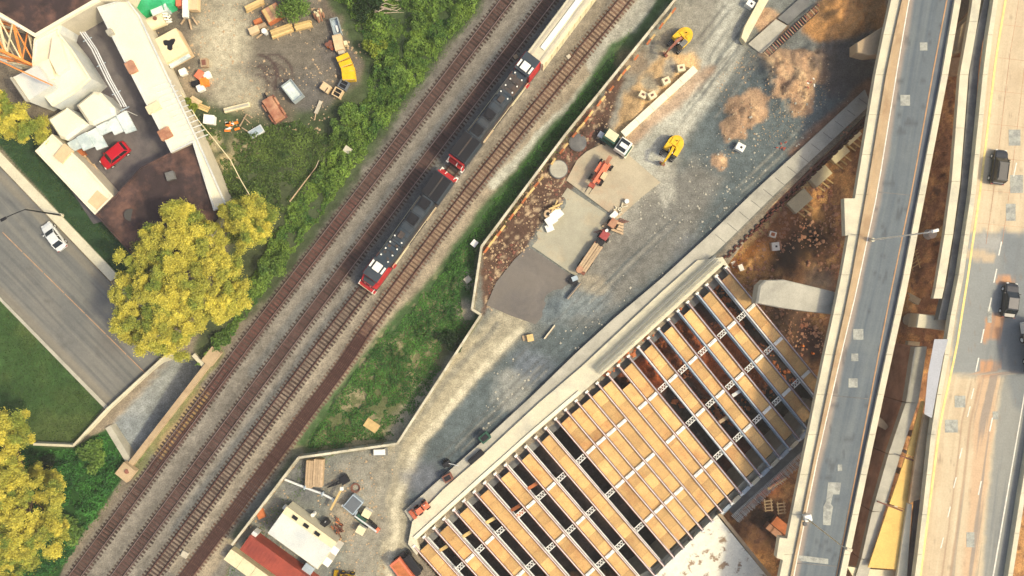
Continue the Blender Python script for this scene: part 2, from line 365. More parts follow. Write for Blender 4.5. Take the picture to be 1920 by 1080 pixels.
    stroke([(1400, -60), (1370, 60), (1330, 150), (1240, 245), (1190, 330), (1170, 400)], 30, (168, 168, 154), 34, .85)
    stroke([(1375, 110), (1290, 230), (1225, 330)], 14, (176, 174, 158), 20, .6)
    poly([(1320, 200), (1400, 130), (1600, 140), (1560, 230), (1340, 450), (1100, 660), (780, 980), (740, 870), (900, 700), (1100, 560), (1230, 380)], (82, 92, 93), 36, .92)
    poly([(1180, 380), (1300, 300), (1360, 330), (1280, 470), (1120, 620), (1040, 600), (1090, 500)], (120, 116, 106), 40, .7)
    stroke([(1340, 455), (1090, 655), (860, 860), (770, 960)], 20, (70, 80, 84), 22, .8, .5)
    spot(1100, 565, 46, (108, 116, 116), .9); spot(1050, 580, 34, (100, 110, 112), .9); spot(950, 730, 36, (150, 150, 140), .7, 1.4); spot(1110, 530, 24, (150, 140, 118), .7)
    spot(1000, 690, 40, (100, 106, 114), .6); spot(1235, 345, 26, (160, 158, 144), .7, 1.5); spot(1290, 470, 40, (104, 108, 110), .5, 1.5)
    # haul road
    stroke([(960, 600), (860, 700), (770, 800), (735, 900), (720, 1130)], 34, (158, 150, 126), 26, .9, .5)
    stroke([(975, 620), (870, 730), (780, 840), (740, 960), (730, 1130)], 7, (186, 178, 152), 8, .9, .3)
    stroke([(930, 610), (830, 720), (750, 830), (712, 960), (700, 1130)], 6, (122, 120, 108), 8, .8, .3)
    poly([(640, 860), (740, 840), (720, 1000), (690, 1100), (640, 1100), (650, 980), (600, 900)], (136, 132, 118), 30, .8)
    spot(650, 970, 44, (146, 136, 116), .7); spot(500, 950, 60, (112, 112, 108), .7); spot(570, 900, 40, (96, 98, 102), .6); spot(790, 900, 40, (100, 104, 110), .8)
    for k in range(26):   # wheel ruts of the plant
        if k % 2: x0, y0, dx, dy = 1380 + random.uniform(-30, 40), 60 + random.uniform(-60, 60), -.62, .8
        else: x0, y0, dx, dy = 1480 - 22 * k + random.uniform(-40, 60), 240 + 21 * k + random.uniform(-40, 40), -.72, .68
        L_ = random.uniform(8, 15); cv = random.uniform(-.05, .05); pts = [(x0 + 16 * i * (dx + cv * i), y0 + 16 * i * (dy - cv * i)) for i in range(int(L_))]
        for o_ in (0, 12): lay(sm((2.2 - line_d(PX + wx * .1 - o_, PY + wy * .1 - o_ * .6, pts)) / 3 + .5) * sm(poly_sd(PX, PY, [(1268, 0), (1600, 0), (1620, 180), (1340, 440), (780, 960), (740, 900), (900, 640), (1080, 540), (1200, 360), (1320, 120)]) / 10), random.choice([(70, 78, 80), (136, 134, 122), (84, 84, 80)]), .45)
    # debris band behind the hoarding
    poly([(905, 465), (1064, 256), (1160, 130), (1170, 150), (1130, 250), (1080, 350), (1000, 450), (905, 590)], (84, 62, 50), 10, .95, .5)
    lay(sm((n3 - .62) * 12) * sm(poly_sd(PX, PY, [(905, 465), (1064, 256), (1140, 170), (1120, 270), (1000, 460), (912, 600)]) / 6 + .5), (170, 150, 120), .8)
    spot(1130, 255, 26, (64, 48, 42), .8); spot(1185, 120, 30, (140, 118, 92), .6)
    # tan sand area
    poly([(1150, 238), (1170, 175), (1230, 110), (1310, 92), (1312, 128), (1165, 258)], (190, 158, 112), 14, .95, .7)
    spot(1250, 85, 30, (150, 138, 112), .6); spot(1215, 155, 20, (140, 138, 122), .8); spot(1255, 128, 18, (130, 130, 120), .8)
    stroke([(1330, 130), (1235, 215), (1180, 262)], 10, (156, 122, 92), 14, .6)
    # orange soil piles
    for x, y, r in ((1480, 145, 46), (1450, 120, 24), (1520, 130, 26), (1395, 205, 32), (1375, 245, 22), (1350, 300, 14), (1500, 190, 30), (1445, 45, 26), (1400, 90, 0.1)):
        poly([(x + r * 1.15 * math.cos(a_) * (1 + .3 * math.sin(2.3 * a_ + x)), y + r * 1.05 * math.sin(a_) * (1 + .25 * math.sin(3.1 * a_ + y))) for a_ in np.linspace(0, 6.28, 14)[:-1]], (166, 134, 102), 6, .85, .6)
        lay(sm((fbm(X * 2.2 + Y, Y * .5 - X * .4, .6, 77, 4) - .5) * 7) * sm(1.5 - np.hypot(PX - x, PY - y) / (r + 1) * 1.2), (196, 166, 126), .7); lay(sm((fbm(X, Y, 1.0, 78, 4) - .6) * 9) * sm(1.5 - np.hypot(PX - x, PY - y) / (r + 1) * 1.2), (112, 88, 72), .7)
    poly([(1500, 60), (1560, -30), (1660, -60), (1660, 60), (1590, 80), (1530, 90)], (186, 136, 80), 14, .9)
    poly([(1520, 95), (1630, 60), (1650, 170), (1560, 180), (1500, 130)], (84, 76, 72), 24, .8)
    stroke([(1630, 160), (1560, 225), (1500, 290)], 16, (128, 92, 68), 16, .8)
    # --- lower ground
    low = poly_sd(PX, PY, LOW); lm = sm(low / 3 + .5)
    lay(lm, (150, 108, 74)); lay(lm * sm((n1 - .5) * 5), (184, 138, 84), .7); lay(lm * sm((n3 - .6) * 8), (80, 54, 42), .7); lay(lm * sm((fbm(X, Y, .9, 97, 4) - .55) * 9), (206, 160, 100), .6)
    def lspot(x, y, r, rgb, op): lay(lm * sm(1.6 - np.hypot(PX + wx * .8 - x, PY + wy * .8 - y) / r * 1.3), rgb, op)
    lay(sm(poly_sd(PX, PY, [(779, 1030), (1364, 504), (1569, 754), (1230, 1100), (860, 1130)]) / 4 + .5), (44, 42, 48), .95)  # shade of the deep pit below the deck, painted into the soil colour
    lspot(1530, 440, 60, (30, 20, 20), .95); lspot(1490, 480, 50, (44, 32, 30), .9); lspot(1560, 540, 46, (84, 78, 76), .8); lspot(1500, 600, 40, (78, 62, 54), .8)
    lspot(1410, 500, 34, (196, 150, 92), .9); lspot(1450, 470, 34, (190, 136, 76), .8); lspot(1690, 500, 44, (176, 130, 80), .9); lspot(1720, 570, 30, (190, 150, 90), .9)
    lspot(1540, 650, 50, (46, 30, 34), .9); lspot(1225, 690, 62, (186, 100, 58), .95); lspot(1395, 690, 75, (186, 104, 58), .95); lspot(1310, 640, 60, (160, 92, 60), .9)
    
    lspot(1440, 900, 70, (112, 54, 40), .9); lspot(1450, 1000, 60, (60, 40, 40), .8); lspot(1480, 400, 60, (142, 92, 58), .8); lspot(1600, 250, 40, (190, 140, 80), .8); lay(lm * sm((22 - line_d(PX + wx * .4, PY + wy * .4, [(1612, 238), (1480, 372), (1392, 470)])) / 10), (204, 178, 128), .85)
    lspot(1690, 830, 50, (100, 64, 46), .8); lspot(1700, 700, 30, (160, 108, 64), .8)
    # --- west side
    poly([(-3000, 300), (0, 560), (196, 762), (140, 836), (60, 832), (-3000, 900)], (54, 80, 40), 6, 1, .1)
    lay(sm((n2 - .45) * 5) * sm(poly_sd(PX, PY, [(0, 560), (196, 762), (140, 836), (0, 830)]) / 5 + .5), (88, 98, 54), .5)
    poly([(-900, -200), (100, 250), (215, 365), (300, 470), (260, 540), (215, 520), (0, 275)], (44, 68, 42), 5, 1, .1)
    poly([(-600, 835), (60, 832), (138, 838), (205, 800), (242, 872), (225, 905), (130, 1040), (60, 1200), (-600, 1500)], (40, 76, 32), 6, 1, .2)
    cm = sm(poly_sd(PX, PY, CUT) / 3 + .5); lay(cm, (128, 132, 130)); lay(cm * sm((n2 - .4) * 4), (110, 118, 122), .6)
    # overall mottling
    g = (.78 + .44 * n1) * (.82 + .36 * n3); C *= g[..., None]
    return C

fx = np.arange(-84, 84.01, DETAIL); fy = np.arange(-49, 49.01, DETAIL)
gx = np.concatenate([[-2500, -600, -200, -110], fx, [110, 200, 600, 2500]]); gy = np.concatenate([[-2500, -600, -200, -70], fy, [70, 200, 600, 2500]])
X, Y = np.meshgrid(gx, gy, indexing='ij')
PXg = X / S + 960; PYg = 540 - Y / S
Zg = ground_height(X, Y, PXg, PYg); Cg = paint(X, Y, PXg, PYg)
def grid_mesh(name, X, Y, Z, C, material, keep=None):
    nx, ny = X.shape; me = bpy.data.meshes.new(name)
    co = np.stack([X, Y, Z], -1).reshape(-1, 3).astype(np.float32)
    i = np.arange(nx * ny).reshape(nx, ny); q = np.stack([i[:-1, :-1], i[1:, :-1], i[1:, 1:], i[:-1, 1:]], -1).reshape(-1, 4)
    me.vertices.add(len(co)); me.vertices.foreach_set('co', co.ravel())
    me.loops.add(q.size); me.loops.foreach_set('vertex_index', q.ravel().astype(np.int32))
    me.polygons.add(len(q)); me.polygons.foreach_set('loop_start', np.arange(0, q.size, 4, dtype=np.int32))
    me.polygons.foreach_set('use_smooth', np.ones(len(q), bool))
    me.update(calc_edges=True)
    at = me.color_attributes.new('Col', 'FLOAT_COLOR', 'POINT')
    at.data.foreach_set('color', np.concatenate([C.reshape(-1, 3), np.ones((nx * ny, 1))], -1).astype(np.float32).ravel())
    me.materials.append(material); o = bpy.data.objects.new(name, me); COL.objects.link(o); return o
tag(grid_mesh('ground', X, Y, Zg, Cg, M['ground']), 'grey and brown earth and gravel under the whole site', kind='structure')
def zat(px, py):
    x, y = P(px, py)[:2]; i = int(np.argmin(abs(gx - x))); j = int(np.argmin(abs(gy - y))); return float(Zg[i, j])
def GP(px, py, dz=0.0):
    """point on the ground under a pixel"""
    z = zat(px, py)
    for _ in range(3): p = P(px, py, z); z = zat(p.x / S + 960, 540 - p.y / S)
    return P(px, py, z) + Vector((0, 0, dz))

def surf_grid(name, ll, rr, z, fn, m, parent=None, org=None, nv=60):
    A_ = np.array([tuple(P(*q, z)) for q in ll]); B_ = np.array([tuple(P(*q, z)) for q in rr]); v = np.linspace(0, 1, nv)[None, :, None]
    G = A_[:, None] * (1 - v) + B_[:, None] * v; k = S * (H - z) / H; PX = G[..., 0] / k + 960; PY = 540 - G[..., 1] / k
    C = fn(G[..., 0], G[..., 1], PX, PY); oo = np.array(tuple(org)) if org is not None else np.zeros(3); G = G - oo
    o = grid_mesh(name, G[..., 0], G[..., 1], G[..., 2], C, m)
    if parent is not None: o.parent = parent
    elif org is not None: o.location = org
    return o
M['road'] = attr_mat('worn_road_surface', rough=.85, bump=.15, scale=4, amp=.07)
def layer(C, mask, rgb, op=1.): c = np.array(lin(rgb)); k = (np.clip(mask, 0, 1) * op)[..., None]; return C * (1 - k) + c * k
def street_paint(X, Y, PX, PY):
    C = np.zeros(X.shape + (3,)); C[:] = lin((106, 107, 103)); u = (X + Y) ; v = (X * .72 + Y * .70)   # v runs across the street
    n = fbm(X, Y, .12, 5); C = layer(C, sm((n - .45) * 5), (122, 120, 112), .6)
    st = fbm(v * 3.0 + 50, (X - Y) * .05, .8, 15, 3); C = layer(C, sm((st - .5) * 5), (86, 88, 88), .5); C = layer(C, sm((.42 - st) * 6), (128, 126, 116), .5)
    C = layer(C, sm((fbm(X, Y, .5, 25, 3) - .7) * 8), (88, 86, 82), .4)
    for q in ([(0, 330), (330, 670)], [(0, 545), (200, 748)]): C = layer(C, sm(1.3 - line_d(PX, PY, q) / 9), (134, 126, 108), .5)
    C = layer(C, sm(1.2 - np.hypot(PX - 215, PY - 640) / 40), (88, 84, 80), .4)
    return C

# ------------------------------------------------ surfaces that are roads and pavements
def sheet(name, pts, z, m, thick=.06, kind='structure', label=None):
    c = cen(pts, z); b = MB().prism(pxpoly(pts, z), z - thick, z); o = b.build(name, m, origin=Vector((c.x, c.y, z - thick)))
    return tag(o, label, kind=kind)
STREET = [(-900, -640), (0, 313), (205, 528), (330, 640), (300, 664), (203, 762), (0, 556), (-900, -330)]
_n = 260; _o = surf_grid('street', [(-500 + 820 * i / _n, -211 + 860 * i / _n) for i in range(_n + 1)], [(-500 + 703 * i / _n, 48 + 714 * i / _n) for i in range(_n + 1)], .14, street_paint, M['road'], nv=80); tag(_o, 'worn grey asphalt street in the lower left', kind='structure')
sheet('sidewalk', [(-900, -690), (0, 285), (222, 517), (207, 527), (0, 311), (-900, -642)], .27, M['sidewalk'], .4, label='cream concrete sidewalk beside the grass strip')
sheet('kerb', [(-900, -330), (0, 557), (203, 763), (198, 768), (0, 564), (-900, -322)], .24, M['concrete'], .3)
for k in range(7):   # worn joint line of the street
    x0, y0 = 5 + k * 39, 435 + k * 38.5
    sheet('street_joint', [(x0, y0), (x0 + 37, y0 + 36.5), (x0 + 36.2, y0 + 37.5), (x0 - .8, y0 + 1)], .146, M['line_orange'], .01)
COURT = [(125, 50), (183, 20), (250, 60), (325, 290), (240, 400), (175, 420), (95, 300)]
sheet('courtyard', COURT, .1, M['asphalt_dark'], .2, label='dark asphalt courtyard between the white roofed buildings')

# ------------------------------------------------ buildings, upper left
def building(pts, z1, label, roofmat, wallmat, par=.5, parmat=None, inset=6, name='building', z0=0):
    c = cen(pts, z1); org = Vector((c.x, c.y, z0)); t = thing(name, org, 0, label, 'building')
    w_ = pxpoly(pts, z1); MB().prism(w_, z0 - .1, z1).build('wall', wallmat, t, org)
    n = len(w_); mc = Vector((c.x, c.y)); inn = []
    a = sum(w_[i][0] * w_[(i + 1) % n][1] - w_[(i + 1) % n][0] * w_[i][1] for i in range(n)); sgn = 1 if a > 0 else -1
    for i in range(n):
        p0, p1, p2 = Vector(w_[i - 1]), Vector(w_[i]), Vector(w_[(i + 1) % n])
        d1 = (p1 - p0).normalized(); d2 = (p2 - p1).normalized(); n1 = Vector((-d1.y, d1.x)) * sgn; n2 = Vector((-d2.y, d2.x)) * sgn
        b = (n1 + n2); b = b / max(.3, b.length_squared / 2); inn.append(tuple(p1 + b * inset * S))
    MB().prism(inn, z1 - .02, z1 + .06).build('roof', roofmat, t, org)
    if par:
        for i in range(n):
            j = (i + 1) % n; MB().prism([w_[i], w_[j], inn[j], inn[i]], z1 + .004, z1 + par).build('parapet', parmat or wallmat, t, org)
    return t, org
tb, ob = building([(-260, -300), (420, -300), (238, 0), (190, 2), (70, 72), (0, 30), (-260, -110)], 4.5, 'large warehouse with a dark brown roof at the upper left corner', M['brown_roof'], M['wall'], .5, M['white_roof'], 6, 'warehouse')
tb, ob = building([(183, 14), (238, -2), (262, 28), (372, 262), (425, 382), (402, 396), (362, 268), (322, 287), (228, 104)], 3.8, 'long white roofed wing running down beside the yard', M['white_roof'], M['wall'], .25, M['white_roof2'], 3, 'long_building')
for k in range(12):
    x, y = 286 + k * 6.2, 165 + k * 9.2
    MB().bar(P(x, y, 3.9), P(x + 36, y - 14, 3.9), .12, .14).build('roof_seam', M['white_roof2'], tb, ob)
for x, y, s_, m in ((249, 128, (1.2, 1.7, .7), 'brown_wall'), (312, 252, (1.7, 1.5, .6), 'rusty_tan'), (290, 203, (2.0, 1.2, .5), 'cream'), (210, 63, (.8, .8, .8), 'concrete')):
    MB().box(P(x, y, 3.8) + Vector((0, 0, s_[2] / 2)), s_, R(28)).build('roof_hatch', M[m], tb, ob)
tb, ob = building([(362, 266), (428, 388), (350, 480), (250, 480), (180, 403), (218, 366), (264, 314)], 3.4, 'brown roofed shed with a dark hole, behind the big yellow tree', M['brown_roof'], M['wall'], .2, M['brown_roof'], 3, 'shed')
MB().tube(P(245, 403, 3.47), P(245, 403, 3.52), .9, .9, 14).build('roof_vent', M['black'], tb, ob)
MB().box(P(320, 330, 3.8), (1.2, 1.2, .6), .3).build('roof_hatch', M['concrete_dark'], tb, ob)
tb, ob = building([(100, 252), (68, 284), (180, 403), (214, 368), (160, 308)], 3.2, 'low white roofed wing beside the grass strip and courtyard', M['white_roof'], M['wall'], .3, M['white_roof'], 3, 'low_building')
MB().box(P(120, 288, 3.4), (1.6, 2.4, .5), R(-40)).build('roof_hatch', M['tan_box'], tb, ob)
MB().box(P(186, 378, 3.3), (2.6, 2.2, .05), R(-40)).build('roof_patch', M['tan_box'], tb, ob)
tb, ob = building([(66, 74), (116, 48), (112, 62), (136, 92), (172, 148), (140, 176), (100, 200), (60, 150)], 4.2, 'white processing building between warehouse and courtyard', M['white_roof'], M['white_roof2'], .3, M['white_roof'], 3, 'processing_building')
for pts, z in (([(98, 70), (110, 68), (128, 126), (108, 140), (92, 110)], 5), ([(60, 120), (92, 110), (102, 146), (72, 160)], 4.9)):
    MB().prism(pxpoly(pts, z), 4.2, z).build('roof_box', M['white_roof'], tb, ob)
MB().prism(pxpoly([(22, 146), (70, 122), (96, 160), (52, 190)], 6), 0, 6).build('wing', M['white_roof2'], tb, ob)
MB().bar(P(22, 146, 6.3), P(52, 190, 6.3), .3, .5).build('wing_parapet', M['concrete'], tb, ob)
# lattice conveyor tower
o0 = P(45, 110, 0); t = thing('lattice_tower', o0, 0, 'orange and white steel lattice tower rising beside the white building', 'tower')
leg = [P(20, 60, 0), P(78, 72, 0), P(94, 138, 0), P(40, 128, 0)]; ztop = 17
top = [P(-10, 40, ztop), P(46, 50, ztop), P(66, 112, ztop), P(8, 104, ztop)]
top = [Vector((l.x * .995, l.y * .995, ztop)) for l in leg]
for i in range(4):
    MB().bar(leg[i], top[i], .35, .35).build('leg', M['white'] if i % 2 else M['lattice'], t, o0)
for lv in range(5):
    z_ = 3.2 + lv * 3.3; pts = [l.lerp(u, z_ / ztop) for l, u in zip(leg, top)]; lo = [l.lerp(u, (z_ - 3.2) / ztop) for l, u in zip(leg, top)]
    b = MB()
    for i in range(4):
        j = (i + 1) % 4; b.bar(pts[i], pts[j], .22, .22); b.bar(lo[i], pts[j], .14, .14); b.bar(lo[j], pts[i], .14, .14)
    b.build('brace_ring', M['lattice'] if lv % 2 else M['cream'], t, o0)
b = MB(); b.box((top[0] + top[2]) / 2 + Vector((0, 0, .1)), (5.5, 5.5, .2), -.2); b.build('platform', M['wood_rust'], t, o0)
b = MB()
for k in range(9):
    a = P(8, 118, 8).lerp(P(98, 160, 8), k / 9.); c2 = P(8, 118, 8).lerp(P(98, 160, 8), (k + 1) / 9.)
    up = Vector((0, 0, 1.4)); b.bar(a, c2, .16, .16); b.bar(a + up, c2 + up, .16, .16); b.bar(a, c2 + up, .1, .1); b.bar(a, a + up, .1, .1)
b.build('conveyor_truss', M['lattice'], t, o0)
# hoppers
def hopper(pts, z1, label):
    c = cen(pts, z1); org = Vector((c.x, c.y, 0)); t = thing('storage_tank', org, 0, label, 'tank', 'white tanks by the courtyard')
    w_ = pxpoly(pts, z1); q = [tuple((Vector(p) - Vector((c.x, c.y))) * .8 + Vector((c.x, c.y))) for p in w_]
    MB().prism(w_, 0, z1 - .5).build('body', M['white_roof2'], t, org)
    MB().prism(w_, z1 - .496, z1, top=q).build('lid', M['white_roof'], t, org, smooth=False)
hopper([(140, 196), (172, 170), (186, 172), (212, 200), (214, 214), (172, 234), (164, 232)], 3.8, 'white tank with a rounded corner, nearer the long courtyard')
hopper([(86, 222), (122, 200), (164, 232), (122, 262), (110, 258)], 3.6, 'square white tank next to the low white wing')
b = MB(); c = P(186, 238, 3); org = Vector((c.x, c.y, 0)); t = thing('loading_canopy', org, 0, 'crumpled pale tarpaulin canopy along the tanks above the courtyard', 'canopy')
for k in range(6):
    a0 = Vector((*P(126, 268, 3)[:2],)) .lerp(Vector(P(238, 208, 3)[:2]), k / 6.); a1 = Vector(P(126, 268, 3)[:2]).lerp(Vector(P(238, 208, 3)[:2]), (k + 1) / 6.)
    d = (a1 - a0).normalized(); nn = Vector((d.y, -d.x)); w2 = 1.6 + .8 * ((k * 7) % 3); zz = 3 + .25 * (k % 2)
    MB().prism([tuple(a0), tuple(a1), tuple(a1 + nn * w2), tuple(a0 + nn * w2 * .92)], zz - .25, zz).build('tarpaulin', M['tarp'], t, org)
b = MB()
for k in range(7):
    a0 = Vector(P(126, 268, 3)[:2]).lerp(Vector(P(238, 208, 3)[:2]), k / 6.); b.tube((a0.x, a0.y, 0), (a0.x, a0.y, 2.8), .06, n=6)
b.build('post', M['steel'], t, org)
t = thing('pipe_rack', P(216, 175, 0), 0, 'grey steel pipe rack curving along the edge of the tanks', 'pipe rack'); b = MB(); og = P(216, 175, 0)
for o_ in (0, 5, 9):
    b.path([P(150 + o_, 60, 4), P(172 + o_, 92, 4), P(200 + o_, 150, 4), P(228 + o_, 200, 4)], .09)
b.build('pipe', M['steel'], t, og); b = MB()
for q in ((160, 75), (186, 122), (214, 175), (230, 205)): b.bar(P(q[0] - 4, q[1] + 3, 3.8), P(q[0] + 12, q[1] - 5, 3.8), .1, .1); b.tube(P(q[0], q[1], 0), P(q[0], q[1], 3.8), .07, n=6)
b.build('support', M['steel_blue'], t, og)
t = thing('pallet_pile', P(168, 308, .1), yaw(30, 42), 'pile of planks and junk between low wing and red car', 'pile')
for k in range(7): MB().box((random.uniform(-2, 2), random.uniform(-.4, .6), .2 + .12 * k), (random.uniform(1, 2.4), .3, .12), random.uniform(-.3, .3)).build('plank', M['timber2'], t)
MB().box((-1.8, .1, .5), (1, 1, .9)).build('crate', M['wood_rust'], t)

# ------------------------------------------------ hoarding (site fence)
def fence(pts, h, label, name, panelmat, plen=2.44, thick=.14, cap=.34, capmat=None, zoff=0):
    org = P(*pts[0]); org.z = 0; t = thing(name, org, 0, label, 'fence'); capmat = capmat or panelmat; k = 0
    for (a, b) in zip(pts[:-1], pts[1:]):
        A, B = P(*a, h), P(*b, h); L_ = (B - A).length; n = max(1, round(L_ / plen))
        for i in range(n):
            p, q = A.lerp(B, i / n), A.lerp(B, (i + 1) / n); m_ = (p + q) / 2; rz = math.atan2(q.y - p.y, q.x - p.x)
            jig = random.uniform(-.05, .05)
            MB().box((m_.x, m_.y, h / 2 + jig), ((q - p).length - .03, thick, h + .1), rz).box((m_.x, m_.y, h + .08 + jig), ((q - p).length - .03, cap, .05), rz).build('panel', panelmat, t, org)
            MB().box((p.x, p.y, h / 2), (.12, .34, h + .04), rz).build('post', M['timber2'], t, org)
    return t
M['hoard'] = mat('painted_hoarding', (198, 192, 168), .8, .15, .6, rgb2=(160, 152, 126), rnd=.12)
fence(HOARD, 2.2, 'long cream hoarding between the railway and the building site', 'hoarding', M['hoard'])
t = thing('timber_bracing', P(1062, 250), 0, 'orange timber shoring boards along the sunny side of the hoarding', 'bracing'); og = P(1062, 250)
for k in range(46):
    u = k / 46.; q = [(903, 470), (1066, 256), (1262, 12)]; a, b_ = (q[0], q[1]) if u < .45 else (q[1], q[2]); v = u / .45 if u < .45 else (u - .45) / .55
    if random.random() < .15: continue
    x, y = a[0] + (b_[0] - a[0]) * v + 5, a[1] + (b_[1] - a[1]) * v + 4
    MB().bar(P(x, y, .5), P(x + 7.5, y - 10 + random.uniform(-2, 2), .5 + random.uniform(0, .5)), .3, .12).build('board', M['timber'] if k % 3 else M['wood_rust'], t, og)

# ------------------------------------------------ railway
def resample(pts, step, z=0, smooth=True):
    w_ = [P(x, y, z) for x, y in pts]; fine = []
    for i in range(len(w_) - 1):
        p0 = w_[max(i - 1, 0)]; p1 = w_[i]; p2 = w_[i + 1]; p3 = w_[min(i + 2, len(w_) - 1)]
        for k in range(24):
            u = k / 24; fine.append(.5 * ((2 * p1) + (p2 - p0) * u + (2 * p0 - 5 * p1 + 4 * p2 - p3) * u * u + (3 * p1 - p0 - 3 * p2 + p3) * u ** 3))
    fine.append(w_[-1]); out = [fine[0]]; acc = 0
    for a, b in zip(fine[:-1], fine[1:]):
        L_ = (b - a).length
        while acc + L_ >= step:
            u = (step - acc) / L_; a = a.lerp(b, u); out.append(a); L_ = (b - a).length; acc = 0
        acc += L_
    return out
sleeper_me = None
LAB = ['leftmost rusty brown railway track beside the weeds', 'second railway track, brown, left of the locomotives', 'railway track carrying the two locomotives', 'rightmost railway track, nearest the hoarding, with extra guard rails at its lower end']
for ti, tr in enumerate(TRACKS):
    pts = [p for p in resample(tr, .6, .3) if abs(p.x) < 80 and abs(p.y) < 47.5]
    org = Vector((pts[0].x, pts[0].y, 0)); t = tag(thing('railway_track', org, 0, LAB[ti], 'railway track', 'parallel railway tracks'))
    sm_ = M['sleeper'] if ti < 3 else M['sleeper_tan']; me0 = None
    for i in range(1, len(pts) - 1):
        p = pts[i]; d = pts[i + 1] - pts[i - 1]; rz = math.atan2(d.y, d.x)
        if me0 is None:
            o = MB().box((0, 0, 0), (.27, 2.7, .2)).build('sleeper', sm_, t); me0 = o.data
        else: o = bpy.data.objects.new('sleeper', me0); COL.objects.link(o); o.parent = t
        dz = (-.03 if ti == 0 else -.045) if (ti in (0, 1) and random.random() < .0) else 0
        o.location = Vector((p.x - org.x, p.y - org.y, .19 + dz)); o.rotation_euler = (0, 0, rz + random.uniform(-.035, .035)); o.scale = (random.uniform(.75, 1.15), random.uniform(.94, 1.05), random.uniform(.9, 1.1))
    offs = [(-.7525, 'rail', .45), (.7525, 'rail', .45)]
    for off, nm, zt in offs:
        b = MB(); c2 = MB()
        ln = []
        for i in range(0, len(pts) - 4, 4):
            p, q = pts[i], pts[min(i + 4, len(pts) - 1)]; d = (q - p).normalized(); nn = Vector((-d.y, d.x, 0))
            a, e = p + nn * off, q + nn * off; a.z = e.z = .36; b.bar(a, e, .15, .14)
            a.z = e.z = .452; c2.bar(a, e, .085, .04)
        o = b.build('rail', M['rust'], t, org); c2.build('rail_head', M['rail'] if ti in (0, 1) else M['rust'], o, Vector((org.x, org.y, 0)))
    if ti == 3 or ti == 0:
        g = [p for p in pts if ((p.y < P(690, 622).y and ti == 3) or (ti == 0 and p.y < P(0, 690).y and p.y > P(0, 900).y))]
        for off in (-.42, -.14, .14, .42) if ti == 3 else (-.4, .4):
            b = MB()
            for i in range(0, len(g) - 4, 4):
                p, q = g[i], g[i + 4]; d = (q - p).normalized(); nn = Vector((-d.y, d.x, 0)); a, e = p + nn * off, q + nn * off; a.z = e.z = .35; b.bar(a, e, .12, .12)
            b.build('guard_rail', M['rust'], t, org)
